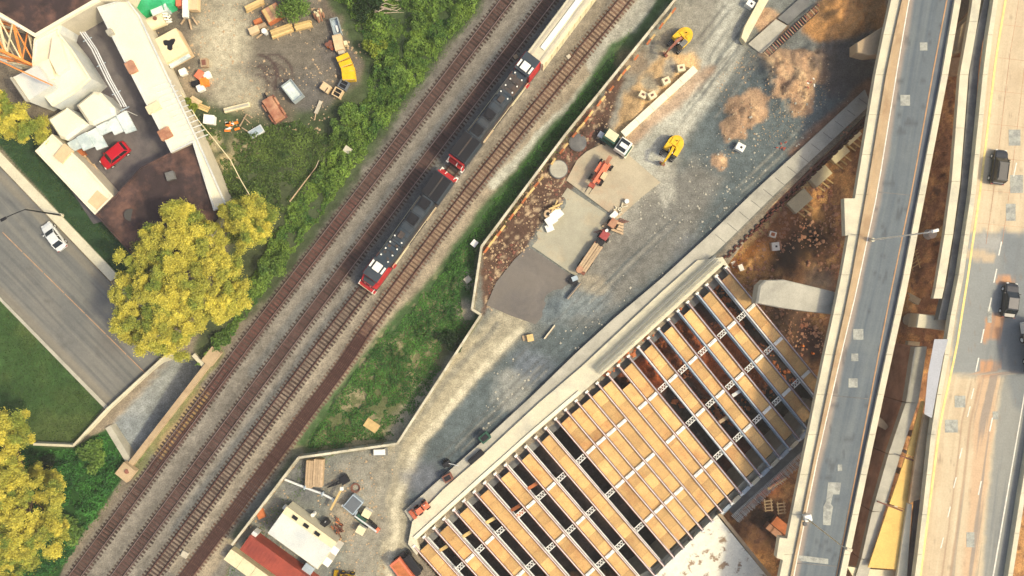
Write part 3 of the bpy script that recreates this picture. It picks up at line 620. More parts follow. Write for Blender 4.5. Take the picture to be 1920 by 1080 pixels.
# locomotive
def loco(loc, rz, label, variant):
    t = thing('locomotive', loc, rz, label, 'locomotive', 'coupled diesel locomotives'); L_ = 21.2; h = L_ / 2
    MB().box((0, 0, 1.35), (L_ - 1.2, 2.95, .25)).build('walkway', M['loco_deck'], t)
    for x in (-6.6, 6.6):
        o = MB().box((x, 0, .85), (4.6, 2.3, .6)).build('bogie', M['black'], t)
        for dx in (-1.7, 0, 1.7):
            for y in (-.76, .76): MB().tube((x + dx, y - .07, .92), (x + dx, y + .07, .92), .5, n=16).build('wheel', M['rust'], o)
    MB().box((0, 0, .9), (4.6, 2.5, .8)).build('fuel_tank', M['loco'], t)
    # hood
    MB().box((-1.6, 0, 2.7), (8.0, 1.9, 2.5)).box((-1.6, 0, 3.98), (8.0, 1.5, .12)).build('hood', M['loco'], t, bevel=.06)
    MB().box((4.2, 0, 2.7), (3.5, 2.1, 2.5)).build('electrical_cabinet', M['loco'], t, bevel=.05)
    MB().box((-7.6, 0, 2.75), (4.0, 2.95, 2.6), taper=.97).build('radiator_housing', M['loco'], t, bevel=.06)
    for y in (-.74, .74): MB().box((-7.6, y, 4.09), (3.7, 1.26, .1)).build('radiator_grille', M['black'], t)
    MB().box((-7.6, 0, 4.16), (3.2, .16, .12)).build('radiator_rib', M['loco_deck'], t)
    for x in (-4.6, -1.8):
        MB().box((x, 0, 4.08), (1.5, 1.5, .1)).tube((x, 0, 4.13), (x, 0, 4.25), .58, n=18).build('fan', M['black'], t)
    MB().box((1.0, 0, 4.15), (1.0, .8, .3)).build('exhaust', M['loco_deck'], t, bevel=.05)
    if variant: MB().box((3.6, 0, 3.97), (2.6, 2.3, .1)).build('hatch', M['loco_deck'], t)
    for i in range(11): MB().box((-5.4 + i * .95 - .2, 0, 4.02), (.05, 1.9, .1)).build('roof_seam', M['black'], t)
    for i in range(5): MB().box((2.7 + i * .55, -.5 if i % 2 else .4, 4.0), (.35, .4, .14)).build('roof_vent', M['loco_deck'], t)
    for i in range(4):
        for y in (-.72, .72):
            MB().tube((1.6 + i * 1.12 + (.3 if y > 0 else 0), y, 3.95), (1.6 + i * 1.12 + (.3 if y > 0 else 0), y, 4.12), .12, n=8).build('lifting_lug', M['white'], t)
    # cab
    MB().box((7.3, 0, 2.9), (2.9, 2.9, 2.9), taper=.93).build('cab', M['loco_red'], t, bevel=.08)
    MB().box((7.2, 0, 4.4), (2.9, 2.5, .14)).build('cab_roof', M['loco'], t, bevel=.04)
    MB().box((6.7, 0, 4.62), (1.25, 1.15, .32)).build('air_conditioner', M['white'], t, bevel=.06)
    for y in (-1.0, 1.0): MB().box((6.7, y, 4.53), (1.1, .28, .12)).build('roof_strip', M['white'], t)
    o = MB().loft([[(8.65, -1.35, 2.9), (8.65, 1.35, 2.9), (8.5, 1.2, 4.2), (8.5, -1.2, 4.2)], [(8.8, -1.3, 2.9), (8.8, 1.3, 2.9), (8.62, 1.15, 4.15), (8.62, -1.15, 4.15)]]).build('windscreen', M['glass'], t)
    MB().loft([[(8.72, -1.45, 1.5), (8.72, 1.45, 1.5), (8.72, 1.35, 3.2), (8.72, -1.35, 3.2)], [(9.7, -1.35, 1.5), (9.7, 1.35, 1.5), (9.7, 1.1, 2.9), (9.7, -1.1, 2.9)]]).build('nose', M['loco_red'], t)
    MB().loft([[(8.85, -1.0, 3.22), (8.85, 1.0, 3.22), (8.85, 1.0, 3.26), (8.85, -1.0, 3.26)], [(9.6, -.85, 2.96), (9.6, .85, 2.96), (9.6, .85, 3.0), (9.6, -.85, 3.0)]]).build('nose_top', M['loco'], t)
    MB().box((10.25, 0, 1.25), (.5, 2.9, .5)).build('front_platform', M['loco_red'], t)
    MB().box((10.55, 0, .8), (.12, 2.7, 1.1), taper=.95).build('pilot', M['cream'], t)
    for y in (-1.2, 1.2):
        MB().box((10.1, y, 1.0), (.9, .5, .1)).box((10.35, y, .65), (.5, .5, .1)).build('step', M['white'], t)
        MB().path([(10.45, y, 1.4), (10.45, y, 2.4), (9.8, y * 1.05, 2.5)], .05).build('handrail', M['white'], t)
        MB().tube((9.78, y * .4, 2.5), (9.82, y * .4, 2.5), .14, n=10).build('headlight', M['lamp_w'], t)
        # long side handrails and sill stripe
        b = MB(); ys = 1.43 if y > 0 else -1.43
        for k in range(9): b.tube((-5.2 + k * 1.35, ys, 1.45), (-5.2 + k * 1.35, ys, 2.4), .03, n=5)
        b.tube((-5.2, ys, 2.4), (5.6, ys, 2.4), .04, n=6); b.build('side_handrail', M['cream'], t)
        MB().box((3.7, ys, 1.5), (4.0, .12, .08)).build('sill_stripe', M['cream'], t)
        MB().box((-4.0 , ys, 1.5), (2.4, .14, .1)).build('sill_stripe', M['timber2'], t)
        MB().box((5.4, ys, 1.5), (.7, .5, .12)).build('door_step', M['loco_red'], t)
    # rear end
    MB().box((-9.75, 0, 2.4), (.25, 2.6, 1.9)).build('end_panel', M['loco_red'], t)
    MB().box((-10.15, 0, 1.3), (.5, 2.9, .4)).build('rear_platform', M['loco_red'], t)
    for y in (-1.2, -.3, 1.2): MB().path([(-10.35, y, 1.3), (-10.35, y, 2.3), (-9.9, y, 2.6)], .06).build('rear_handrail', M['white'], t)
    for y in (-1.3, 1.3): MB().box((-10.3, y, 1.0), (.7, .4, .1)).build('step', M['white'], t)
    MB().box((10.75, 0, .95), (.5, .3, .3)).build('coupler', M['rust'], t)
    return t
pa, pb_ = P(696, 527, 2), P(845, 318, 2); m_ = (pa + pb_) / 2
aA = P(684, 546, 1.5); aB = P(843, 326, 1.5); u = (aB - aA).normalized(); cA = aA + u * 11.0; cA.z = .47
loco(cA, math.atan2(-u.y, -u.x), 'front locomotive with red cab facing the lower left on the third track', 0)
bA = P(849, 316, 1.5); bB = P(1007, 108, 1.5); u2 = (bB - bA).normalized(); cB = bA + u2 * 10.9; cB.z = .47
loco(cB, math.atan2(u2.y, u2.x), 'rear locomotive with red cab facing the white covered wagon', 1)
# covered wagon
wA = P(1003, 112, 4); u3 = (P(1087, 0, 4) - wA); u3.z = 0; u3.normalize(); Lw = 16.5; cW = wA + u3 * (Lw / 2); cW.z = .47
t = thing('covered_wagon', cW, math.atan2(u3.y, u3.x), 'pale grey covered wagon with a white roof hatch, coupled behind the locomotives', 'wagon')
MB().box((0, 0, 2.4), (Lw, 3.1, 3.0), taper=.97, tx=False).build('body', M['cream'], t, bevel=.04)
MB().box((0, 0, 3.98), (Lw, 2.8, .14)).build('roof', M['concrete_pale'], t)
MB().box((.6, -.0, 4.14), (Lw - 2.2, .75, .18)).build('roof_hatch', M['white'], t, bevel=.05)
for y in (-.85, .85): MB().box((0, y, 4.1), (Lw - .4, .34, .06)).build('running_board', M['stone'], t)
for k in range(12): MB().box((-Lw / 2 + .7 + k * 1.38, 0, 2.4), (.12, 3.18, 2.8)).build('side_rib', M['cream'], t)
for x in (-5.8, 5.8):
    o = MB().box((x, 0, .55), (2.6, 2.2, .5)).build('bogie', M['black'], t)
    for dx in (-.9, .9):
        for y in (-.76, .76): MB().tube((x + dx, y - .07, .45), (x + dx, y + .07, .45), .45, n=14).build('wheel', M['rust'], o)
for y in (-1.2, 1.2):
    MB().path([(-Lw / 2 - .1, y, 1.2), (-Lw / 2 - .1, y, 4.2)], .04).build('ladder', M['white'], t)
def simple(name, px, py, size, rz, m, label, cat, z=None, bevel=.03, group=None, lid=None, parts=True):
    p = GP(px, py, size[2] * .0) if z is None else P(px, py, z); t = thing(name, p, rz, label, cat, group)
    MB().box((0, 0, size[2] / 2), size).build('body', M[m], t, bevel=bevel)
    if lid: MB().box((0, 0, size[2] + .03), (size[0] * 1.06, size[1] * 1.06, .06)).build('lid', M[lid], t, bevel=.02)
    return t
t = simple('signal_cabinet', 655, 284, (1.1, .9, 1.2), -.6, 'white', 'small white cabinet among the weeds left of the tracks', 'cabinet', lid='concrete_pale')
t = simple('signal_cabinet', 890, 457, (.9, .8, 1.1), .9, 'white', 'small white cabinet on the grass just left of the hoarding', 'cabinet', lid='white')
t = simple('concrete_block', 877, 524, (1.0, .9, .5), .7, 'stone', 'pale concrete block on gravel patch left of the hoarding', 'block')
t = simple('concrete_block', 348, 1038, (1.0, .9, .45), -.5, 'stone', 'small tan block between the two lower right tracks', 'block')
t = simple('concrete_block', 967, 107, (.6, .6, .3), .6, 'timber2', 'small tan block between second and third tracks', 'block', z=.3)
t = simple('concrete_block', 1066, 107, (.6, .6, .3), .6, 'stone', 'small tan block left of the rightmost track', 'block', z=.1)
t = thing('plywood_sheet', GP(697, 797, .12), yaw(24, 16), 'single tan plywood sheet lying on the weedy lawn', 'plywood sheet')
MB().box((0, 0, .08), (2.1, 1.4, .12)).build('top_sheet', M['timber'], t); MB().box((.1, -.05, 0), (2.1, 1.4, .035)).build('under_sheet', M['timber2'], t)

# rail bridge parapet and street end walls
def wall(pts, h, wd, name, m, label, z0=0, cat='wall', seg=4.0):
    org = P(*pts[0]); org.z = z0; t = thing(name, org, 0, label, cat)
    for a, b in zip(pts[:-1], pts[1:]):
        A, B = P(*a, h), P(*b, h); n = max(1, round((B - A).length / seg)); rz = math.atan2(B.y - A.y, B.x - A.x)
        for i in range(n):
            p, q = A.lerp(B, i / n), A.lerp(B, (i + 1) / n); c_ = (p + q) / 2
            MB().box((c_.x, c_.y, (h + z0) / 2), ((q - p).length - .02, wd, h - z0), rz).build('wall_section', M[m], t, org)
    return t, org
t, og = wall([(240, 876), (404, 664)], .75, .8, 'bridge_parapet', 'concrete_tan', 'brown concrete parapet of the rail bridge beside the leftmost track', z0=-4.8)
MB().box(P(238, 884, .9), (2.2, 2.2, 1.0), R(52)).build('end_pier', M['concrete_tan'], t, og)
MB().tube(P(238, 884, 1.4), P(238, 884, 1.5), .35, n=12).build('lamp_base', M['rustbar'], t, og)
MB().box(P(398, 668, .95), (2.6, 1.6, 1.1), R(52)).build('end_pier', M['concrete_tan'], t, og)
wall([(62, 833), (137, 836), (200, 768), (318, 660)], 1.1, .35, 'retaining_wall', 'concrete_pale', 'thin pale retaining wall closing the end of the street', z0=-4.8)
wall([(202, 800), (243, 868)], .3, .9, 'wing_wall', 'concrete', 'sloping concrete wing wall at the lower end of the underpass', z0=-4.8, cat='wall')
wall([(362, 665), (386, 690)], .5, .6, 'wing_wall', 'concrete_pale', 'short concrete wing wall under the big yellow tree', z0=-4.8, cat='wall')

# ------------------------------------------------ unfinished bridge deck
GT = lambda k: (779 + 18.87 * k, 1027 - 16.9 * k)
def GT(k):
    a = [(779, 1027), (872, 942), (970, 858), (1063, 771), (1162, 688), (1256, 602), (1364, 504)]; i = [0, 5, 10, 15, 20, 25, 31]
    return (float(np.interp(k, i, [q[0] for q in a])), float(np.interp(k, i, [q[1] for q in a])))
def GB(k): j = 28 - k; return (1515 - 18.05 * j, 805 + 17.06 * j)
ob = P(1100, 800); ob.z = LOWZ - 1.5
TB = thing('bridge_deck', ob, 0, 'unfinished bridge deck of pale steel girders with orange plywood forms', 'bridge deck')
ZG = .9
def gp(k, u, z): a = P(*GT(k), z); b = P(*GB(k), z); return a.lerp(b, u)
for k in range(32):
    e = 1.0
    b = MB(); a_, b_ = gp(k, -.006, ZG), gp(k, 1.006, ZG); b.bar(a_, b_, .28, .06)
    w1, w2 = Vector(a_), Vector(b_); w1.z = w2.z = ZG - .6; b.bar(w1, w2, .05, 1.15); w1.z = w2.z = ZG - 1.2; b.bar(w1, w2, .36, .05)
    g = b.build('girder', M['steel_blue'] if k in (21, 23, 25, 27, 29, 28, 26, 24) else M['steel'], TB, ob)
    d = (b_ - a_).normalized(); nn = Vector((-d.y, d.x, 0)); b = MB()
    for o_ in (-.11, .11) if k not in (22, 24, 26, 28, 30) else (.11,):
        p_, q_ = a_ + nn * o_ + Vector((0, 0, .05)), b_ + nn * o_ + Vector((0, 0, .05)); b.bar(p_, q_, .07, .05)
    b.build('stud_strip', M['stud'], g, ob)
    MB().box(a_ - d * .15 + Vector((0, 0, -.55)), (.3, .5, 1.2), math.atan2(d.y, d.x)).build('end_plate', M['white'], g, ob)
    MB().box(b_ + d * .15 + Vector((0, 0, -.55)), (.3, .5, 1.2), math.atan2(d.y, d.x)).build('end_plate', M['steel'], g, ob)
OPEN = {1, 3, 5, 7, 9, 11, 13, 21, 23, 25, 27, 29}; PLAIN = {0, 6, 12, 18}
for k in range(31):
    L_ = (gp(k, 1, ZG) - gp(k, 0, ZG)).length
    if k not in OPEN:
        n = 13; u0 = .03 if k != 19 else .11
        if k in (14, 15, 16, 17, 19, 20): n = 12
        for i in range(n):
            ua, ub = u0 + (.955 - u0) * i / n, u0 + (.955 - u0) * (i + 1) / n - .0007
            z = ZG - .2 + random.uniform(-.02, .02)
            def q(f, u): return gp(k, u, z).lerp(gp(k + 1, u, z), f)
            MB().prism([tuple(q(.095, ua)[:2]), tuple(q(.905, ua)[:2]), tuple(q(.905, ub)[:2]), tuple(q(.095, ub)[:2])], z - .03, z).build('form_panel', M['ply'], TB, ob)
        # timber ledgers seen along the panel edges
    if k in PLAIN: continue
    for u in (.25, .5, .75):
        u += (k - 15) * .0006
        z = ZG - (.12 if k in OPEN else .04); b = MB(); du = .0125
        def r_(f, uu, zz=z): return gp(k, uu, zz).lerp(gp(k + 1, uu, zz), f)
        if k in OPEN:
            for s_ in (-1, 1): b.bar(r_(.14, u + s_ * du), r_(.86, u + s_ * du), .1, .1)
            for f in range(3):
                f0 = .14 + f * .24; b.bar(r_(f0, u - du), r_(f0 + .12, u + du), .07, .07); b.bar(r_(f0 + .12, u + du), r_(f0 + .24, u - du), .07, .07)
        else:
            b.bar(r_(.1, u), r_(.9, u), .5, .08); b.bar(r_(.3, u, z + .08), r_(.7, u, z + .08), .14, .08)
        b.build('cross_frame', M['white'], TB, ob)
# timbers seen down in the open bays
for k, u, m in ((1, .1, 'timber'), (5, .16, 'timber'), (3, .13, 'timber'), (7, .2, 'wood_rust'), (7, .24, 'wood_rust'), (9, .17, 'wood_rust'), (23, .62, 'timber2'), (25, .56, 'steel')):
    p = gp(k, u, -.3).lerp(gp(k + 1, u, -.3), .12); q = gp(k, u + .01, -.3).lerp(gp(k + 1, u + .01, -.3), .88); MB().bar(p, q, .5, .2).build('cross_timber', M[m], TB, ob)
# abutments
A_L = [(765, 1020), (773, 978), (832, 917), (900, 858), (1010, 756), (1090, 688), (1240, 548), (1308, 488), (1355, 482), (1368, 502)]
A_R = [(1357, 496), (1255, 590), (1160, 676), (1090, 738), (1000, 815), (905, 900), (781, 1012), (787, 1032), (781, 1041)]
c = P(1060, 760, 0); t = thing('abutment', Vector((c.x, c.y, LOWZ - 1.5)), 0, 'broad pale concrete abutment wall along the upper edge of the bridge deck', 'abutment'); oa = Vector((c.x, c.y, LOWZ - 1.5))
MB().prism(pxpoly(A_L + A_R, .85), LOWZ - 2.4, .85).build('wall', M['concrete_pale'], t, oa)
rg = [(1357, 496), (1255, 590), (1160, 676), (1090, 738), (1000, 815), (905, 900), (781, 1012)]
for a, b_ in zip(rg[3:-1], rg[4:]):
    MB().bar(P(a[0] - 4, a[1] - 3, .95), P(b_[0] - 4, b_[1] - 3, .95), .5, .2).build('coping', M['white_roof'], t, oa)
MB().prism(pxpoly([(1368, 500), (1357, 498), (781, 1014), (790, 1034), (1372, 512)], -.6), LOWZ - 2.4, -.6).build('bearing_shelf', M['concrete_dark'], t, oa)
MB().prism(pxpoly([(758, 958), (823, 900), (922, 812), (1000, 740), (1078, 664), (1148, 600), (1238, 524), (1330, 440), (1413, 360), (1520, 262), (1622, 168), (1632, 196), (1455, 362), (1342, 474), (1240, 553), (1090, 692), (1010, 760), (900, 862), (832, 921), (773, 982)], .5), LOWZ, .5).build('retaining_wall', M['concrete'], t, oa)
for k in range(26):
    x = 1330 + (1622 - 1330) * k / 26; y = 452 - (452 - 176) * k / 26
    if k % 2: MB().bar(P(x, y - 2, .52), P(x + 22 - k * .3, y + 16 - k * .3, .52), .06, .03).build('joint_strip', M['concrete_dark'], t, oa)
b1 = MB(); b2 = MB()
for i in range(7):   # hand-sized rebar cage over the north half of the abutment
    for j in range(2): pass
N = 150
for i in range(N):
    u = i / N; a = Vector((1126, 702)).lerp(Vector((1352, 492)), u); nx, ny = -7.2, -8.0
    h_ = 1.0 + .5 * random.random()
    for f in (.25, .95, 1.6):
        p = P(a.x + nx * f, a.y + ny * f, .85); b1.bar(p, p + Vector((random.uniform(-.05, .05), random.uniform(-.05, .05), h_)), .05, .05)
    if i % 2 == 0: b1.bar(P(a.x + nx * .2, a.y + ny * .2, 1.2), P(a.x + nx * 1.8, a.y + ny * 1.8, 1.2), .05, .05)
for f in (.25, .6, .95, 1.3, 1.6):
    a, e = Vector((1126 - 7.2 * f, 702 - 8 * f)), Vector((1352 - 7.2 * f, 492 - 8 * f)); b1.bar(P(a.x, a.y, 1.3), P(e.x, e.y, 1.3), .06, .06)
tag(b1.build('rebar', M['rebar'], t, oa), kind='stuff')
# sheet piles beside the retaining wall
t2 = thing('sheet_pile_wall', GP(1480, 345), 0, 'rust red sheet pile strip along the lower side of the retaining wall', 'sheet piling'); o2 = t2.location.copy()
for k in range(58):
    u = k / 58; x, y = 1346 + (1630 - 1346) * u, 480 - (480 - 206) * u; s_ = 3 if k % 2 else 0
    MB().box(P(x + 4 + s_, y + 3 + s_, -2.4), (.66, .25, 5.4), R(44)).build('pile', M['sheetpile'], t2, o2)
MB().bar(P(1350, 484, -.4), P(1632, 212, -.4), .35, .3).build('waling', M['rustbar'], t2, o2)
for i, (x, y, l) in enumerate(((1495, 378, 'lowest'), (1532, 330, 'middle'), (1566, 288, 'upper'), (1590, 255, 'topmost'))):
    t3 = thing('concrete_footing', GP(x, y), R(42), f'cream concrete footing block with timber planks, {l} one beside the sheet piles', 'footing', 'footing blocks below the retaining wall')
    MB().box((0, 0, .5), (3.6 - .3 * i, 2.2, 1.2)).build('block', M['cream'], t3, bevel=.04)
    for k in range(3): MB().box((-1.1 + .9 * k, -1.6, .5), (.2, 1.8, .15), .2).build('plank', M['timber'], t3)
pts = [(1335, 492), (1368, 470), (1440, 392), (1470, 400), (1400, 470), (1372, 500)]
# far side abutment
c = P(1400, 950, 0); oc = Vector((c.x, c.y, LOWZ - 1.5)); t = thing('abutment', oc, 0, 'grey abutment shelf with rows of rebar along the lower edge of the bridge deck', 'abutment')
MB().prism(pxpoly([(1540, 758), (1538, 790), (1240, 1080), (1200, 1110), (1180, 1090), (1228, 1062), (1500, 800)], -.6), LOWZ - 2.4, -.6).build('bearing_shelf', M['concrete'], t, oc)
for k in range(0, 31):
    a = P(GB(k)[0] + 3, GB(k)[1] + 1, .1); e = P(GB(k + 1)[0] - 2, GB(k + 1)[1] + 5, .1)
    if k < 29: MB().bar(a, e, .55, .35).build('bearing_beam', M['steel_blue'] if k % 2 else M['concrete_pale'], t, oc)
MB().prism(pxpoly([(1545, 790), (1540, 812), (1378, 968), (1362, 950)], -.2), LOWZ - 2.4, -.2).build('back_wall', M['concrete_dark'], t, oc)
b = MB()
for i in range(95):
    u = i / 95; x, y = 1534 + (1370 - 1534) * u, 818 + (968 - 818) * u
    for f in (0, 1): p = P(x + f * 7, y + f * 7, -.2); b.bar(p, p + Vector((.0, 0, 1.2)), .05, .05)
    b.bar(P(x, y, .8), P(x + 13 + random.uniform(-3, 4), y + 13, .75), .06, .06)
tag(b.build('rebar', M['rebar'], t, oc), kind='stuff')
# finished white slab at the bottom
c = P(1340, 1050, .6); o4 = Vector((c.x, c.y, LOWZ)); t = thing('concrete_slab', o4, 0, 'finished white concrete deck slab with scuff marks at the bottom edge', 'slab')
M['slab_white'] = mat('scuffed_white_concrete', (222, 218, 198), .8, .1, 1.2, .1, rgb2=(146, 124, 98), thr=(.56, .62))
MB().prism(pxpoly([(1344, 966), (1236, 1072), (1180, 1130), (1300, 1260), (1560, 1260), (1443, 1086)], .75), LOWZ, .75).build('slab', M['slab_white'], t, o4)
MB().prism(pxpoly([(1346, 964), (1352, 962), (1452, 1086), (1570, 1260), (1560, 1260), (1443, 1086)], .8), LOWZ, .8).build('edge_beam', M['concrete_tan'], t, o4)

# ------------------------------------------------ elevated roads
HZ = 7.0
def curve(pts):   # pts (x,y) sorted by y -> function x(y), Catmull style smoothing
    ys = [p[1] for p in pts]; xs = [p[0] for p in pts]
    return lambda y: float(np.interp(y, ys, xs)) if ys[0] <= y <= ys[-1] else (xs[0] + (y - ys[0]) * (xs[1] - xs[0]) / (ys[1] - ys[0]) if y < ys[0] else xs[-1] + (y - ys[-1]) * (xs[-1] - xs[-2]) / (ys[-1] - ys[-2]))
def band(name, fl, fr, y0, y1, zt, zb, m, parent, org, step=60, seg=None, thing_=None):
    ys = [y0]
    while ys[-1] < y1: ys.append(min(y1, ys[-1] + step))
    segs = [ys] if not seg else [[ys[i], ys[i + 1]] for i in range(len(ys) - 1)]
    for s_ in segs:
        e = .3 if seg else 0
        yy = [s_[0] + e] + s_[1:-1] + [s_[-1] - e]
        l = [P(fl(y), y, zt) for y in yy]; r = [P(fr(y), y, zt) for y in yy]
        MB().prism([tuple(p[:2]) for p in l] + [tuple(p[:2]) for p in r[::-1]], zb, zt).build(name, M[m], parent, org)
off = lambda f, d: (lambda y: f(y) + d)
aL = curve([(1706, -160), (1671, 0), (1645, 117), (1605, 360), (1572, 548), (1547, 660), (1504, 870), (1480, 990), (1462, 1080), (1425, 1260)])
aW = curve([(1739, -160), (1706, 0), (1686, 117), (1647, 360), (1607, 548), (1580, 660), (1532, 870), (1508, 990), (1490, 1080), (1455, 1260)])
aY = curve([(1802, -160), (1773, 0), (1748, 130), (1707, 360), (1668, 548), (1646, 660), (1606, 870), (1583, 990), (1566, 1080), (1530, 1260)])
aR = curve([(1834, -160), (1802, 0), (1780, 130), (1736, 360), (1700, 548), (1675, 660), (1630, 870), (1605, 990), (1586, 1080), (1552, 1260)])
og = P(1630, 540); og.z = HZ; T1 = thing('overpass', og, 0, 'narrow overpass with blue grey asphalt between tan kerbs', 'overpass')
band('deck', aL, aR, -160, 1260, HZ, HZ - .7, 'concrete_tan', T1, og)
def over_paint(X, Y, PX, PY):
    C = np.zeros(X.shape + (3,)); C[:] = lin((98, 106, 110)); w_ = np.interp(PY, [-160, 0, 117, 360, 548, 660, 870, 990, 1080, 1260], [1739, 1706, 1686, 1647, 1607, 1580, 1532, 1508, 1490, 1455]); f = PX - w_
    n = fbm(X, Y, .2, 31); st = fbm(f * .16 + 9, PY * .004, 1.0, 33, 3)
    C = layer(C, sm((st - .45) * 3), (80, 90, 98), .6); C = layer(C, sm((.45 - st) * 4), (114, 122, 122), .35); C = layer(C, sm((n - .55) * 5), (116, 122, 120), .3)
    C = layer(C, sm(1.2 - f / (5 + 9 * n)), (170, 150, 130), .6)
    C = layer(C, sm((fbm(X, Y, .9, 37, 3) - .7) * 14), (70, 72, 76), .5); return C
_y = np.arange(-160, 1261, 8); surf_grid('carriageway', [(aW(y) - 1, y) for y in _y], [(aY(y) + 1, y) for y in _y], HZ + .02, over_paint, M['road'], T1, og, nv=44)
band('left_shoulder', off(aW, -12), off(aW, -3), -160, 1260, HZ + .012, HZ - .1, 'concrete_tan', T1, og)
band('right_shoulder', off(aY, 4), off(aR, -11), -160, 1260, HZ + .012, HZ - .1, 'asphalt_hw', T1, og)
band('lane_line', off(aW, -2.6), off(aW, -.6), -160, 1260, HZ + .032, HZ, 'line_white', T1, og)
band('lane_line', off(aY, 1.5), off(aY, 3.6), -160, 1260, HZ + .032, HZ, 'line_orange', T1, og)
band('walkway', aL, off(aL, 20), -160, 1260, HZ + .25, HZ - .6, 'concrete_pale', T1, og, step=75, seg=1)
band('barrier', off(aL, 20.4), off(aL, 25), -160, 1260, HZ + .55, HZ - .1, 'concrete_tan', T1, og, step=75, seg=1)
band('barrier', off(aR, -12), off(aR, -.2), -160, 1260, HZ + .45, HZ - .6, 'concrete_pale', T1, og, step=75, seg=1)
band('barrier_foot', off(aR, -14.5), off(aR, -12.2), -160, 1260, HZ + .1, HZ, 'concrete_dark', T1, og, step=75, seg=1)
def flat(name, pts, z, m, T, org): MB().prism(pxpoly(pts, z), z - .03, z).build(name, M[m], T, org)
def rectp(x, y, w_, h_, sk=-.17): return [(x - w_ / 2 - sk * -h_ / 2, y - h_ / 2), (x + w_ / 2 - sk * -h_ / 2, y - h_ / 2), (x + w_ / 2 + sk * -h_ / 2 * -1, y + h_ / 2), (x - w_ / 2 + sk * h_ / 2, y + h_ / 2)]
for x, y, w_, h_ in ((1733, 87, 14, 15), (1699, 188, 18, 20), (1611, 627, 19, 20), (1604, 670, 13, 14), (1601, 718, 17, 17), (1576, 877, 8, 12)):
    flat('pavement_patch', rectp(x, y, w_, h_), HZ + .04, 'patch_pale', T1, og)
flat('pavement_patch', [(1553, 904), (1577, 905), (1574, 927), (1562, 927), (1558, 945), (1562, 950), (1557, 985), (1543, 984), (1544, 950), (1549, 940)], HZ + .04, 'patch_pale', T1, og)
flat('expansion_joint', [(1498, 1041), (1553, 1048), (1553, 1058), (1496, 1051)], HZ + .04, 'patch_pale', T1, og)
for y in (742, 1056, 360, -60): MB().bar(P(aW(y), y, HZ + .04), P(aY(y), y + 6, HZ + .04), .12, .02).build('joint', M['concrete_dark'], T1, og)
for pts, lbl in (([(1583, 372), (1605, 372), (1595, 440), (1585, 442)], 0), ([(1462, 1008), (1476, 1010), (1468, 1050), (1456, 1046)], 1)):
    MB().prism(pxpoly(pts, HZ + .3), HZ - .8, HZ + .3).build('side_panel', M['concrete_pale'], T1, og)
# second, wider highway
bL = curve([(1865, -160), (1841, 0), (1822, 57), (1782, 360), (1765, 540), (1750, 640), (1742, 700), (1738, 784), (1733, 932), (1716, 1080), (1690, 1260)])
bB = curve([(1885, -160), (1863, 0), (1847, 100), (1821, 360), (1797, 520), (1777, 620), (1772, 660), (1749, 784), (1733, 932), (1716, 1080), (1690, 1260)])
bY = curve([(1905, -160), (1885, 0), (1868, 100), (1837, 360), (1814, 520), (1795, 640), (1785, 690), (1763, 788), (1746, 920), (1725, 1080), (1697, 1260)])
bE = lambda y: 2080 if y < 700 else float(np.interp(y, [700, 932, 1080, 1260], [1962, 1922, 1899, 1870]))
og2 = P(1850, 540); og2.z = HZ; T2 = thing('highway', og2, 0, 'wide tan and grey concrete highway at the right edge', 'highway')
band('deck', bB, bE, -160, 1260, HZ, HZ - .8, 'slab_tan', T2, og2, step=40)
band('edge_line', off(bY, -1.4), off(bY, 2.8), -160, 1260, HZ + .03, HZ + .011, 'line_yellow', T2, og2, step=40)
band('barrier', bB, off(bB, 9), -160, 1260, HZ + .6, HZ - .3, 'concrete_pale', T2, og2, step=75, seg=1)
f1 = curve([(1876, -160), (1862, 0), (1838, 100), (1818, 360), (1794, 520), (1776, 600), (1775, 610)]); f2 = off(bL, 0)
band('gap_grating', off(f1, -17), off(f1, -.5), -160, 600, HZ - .4, HZ - 1.4, 'concrete_dark', T2, og2, step=40)
band('outer_beam', off(f1, -35), off(f1, -19), -160, 560, HZ + .1, HZ - .6, 'concrete_pale', T2, og2, step=100, seg=1)
r_ = lambda y: 1932
band('barrier', off(bE, -9), bE, 700, 1260, HZ + .9, HZ - 1.5, 'concrete_pale', T2, og2, step=75, seg=1)
def hflat(n, pts, z, m): flat(n, pts, HZ + z, m, T2, og2)
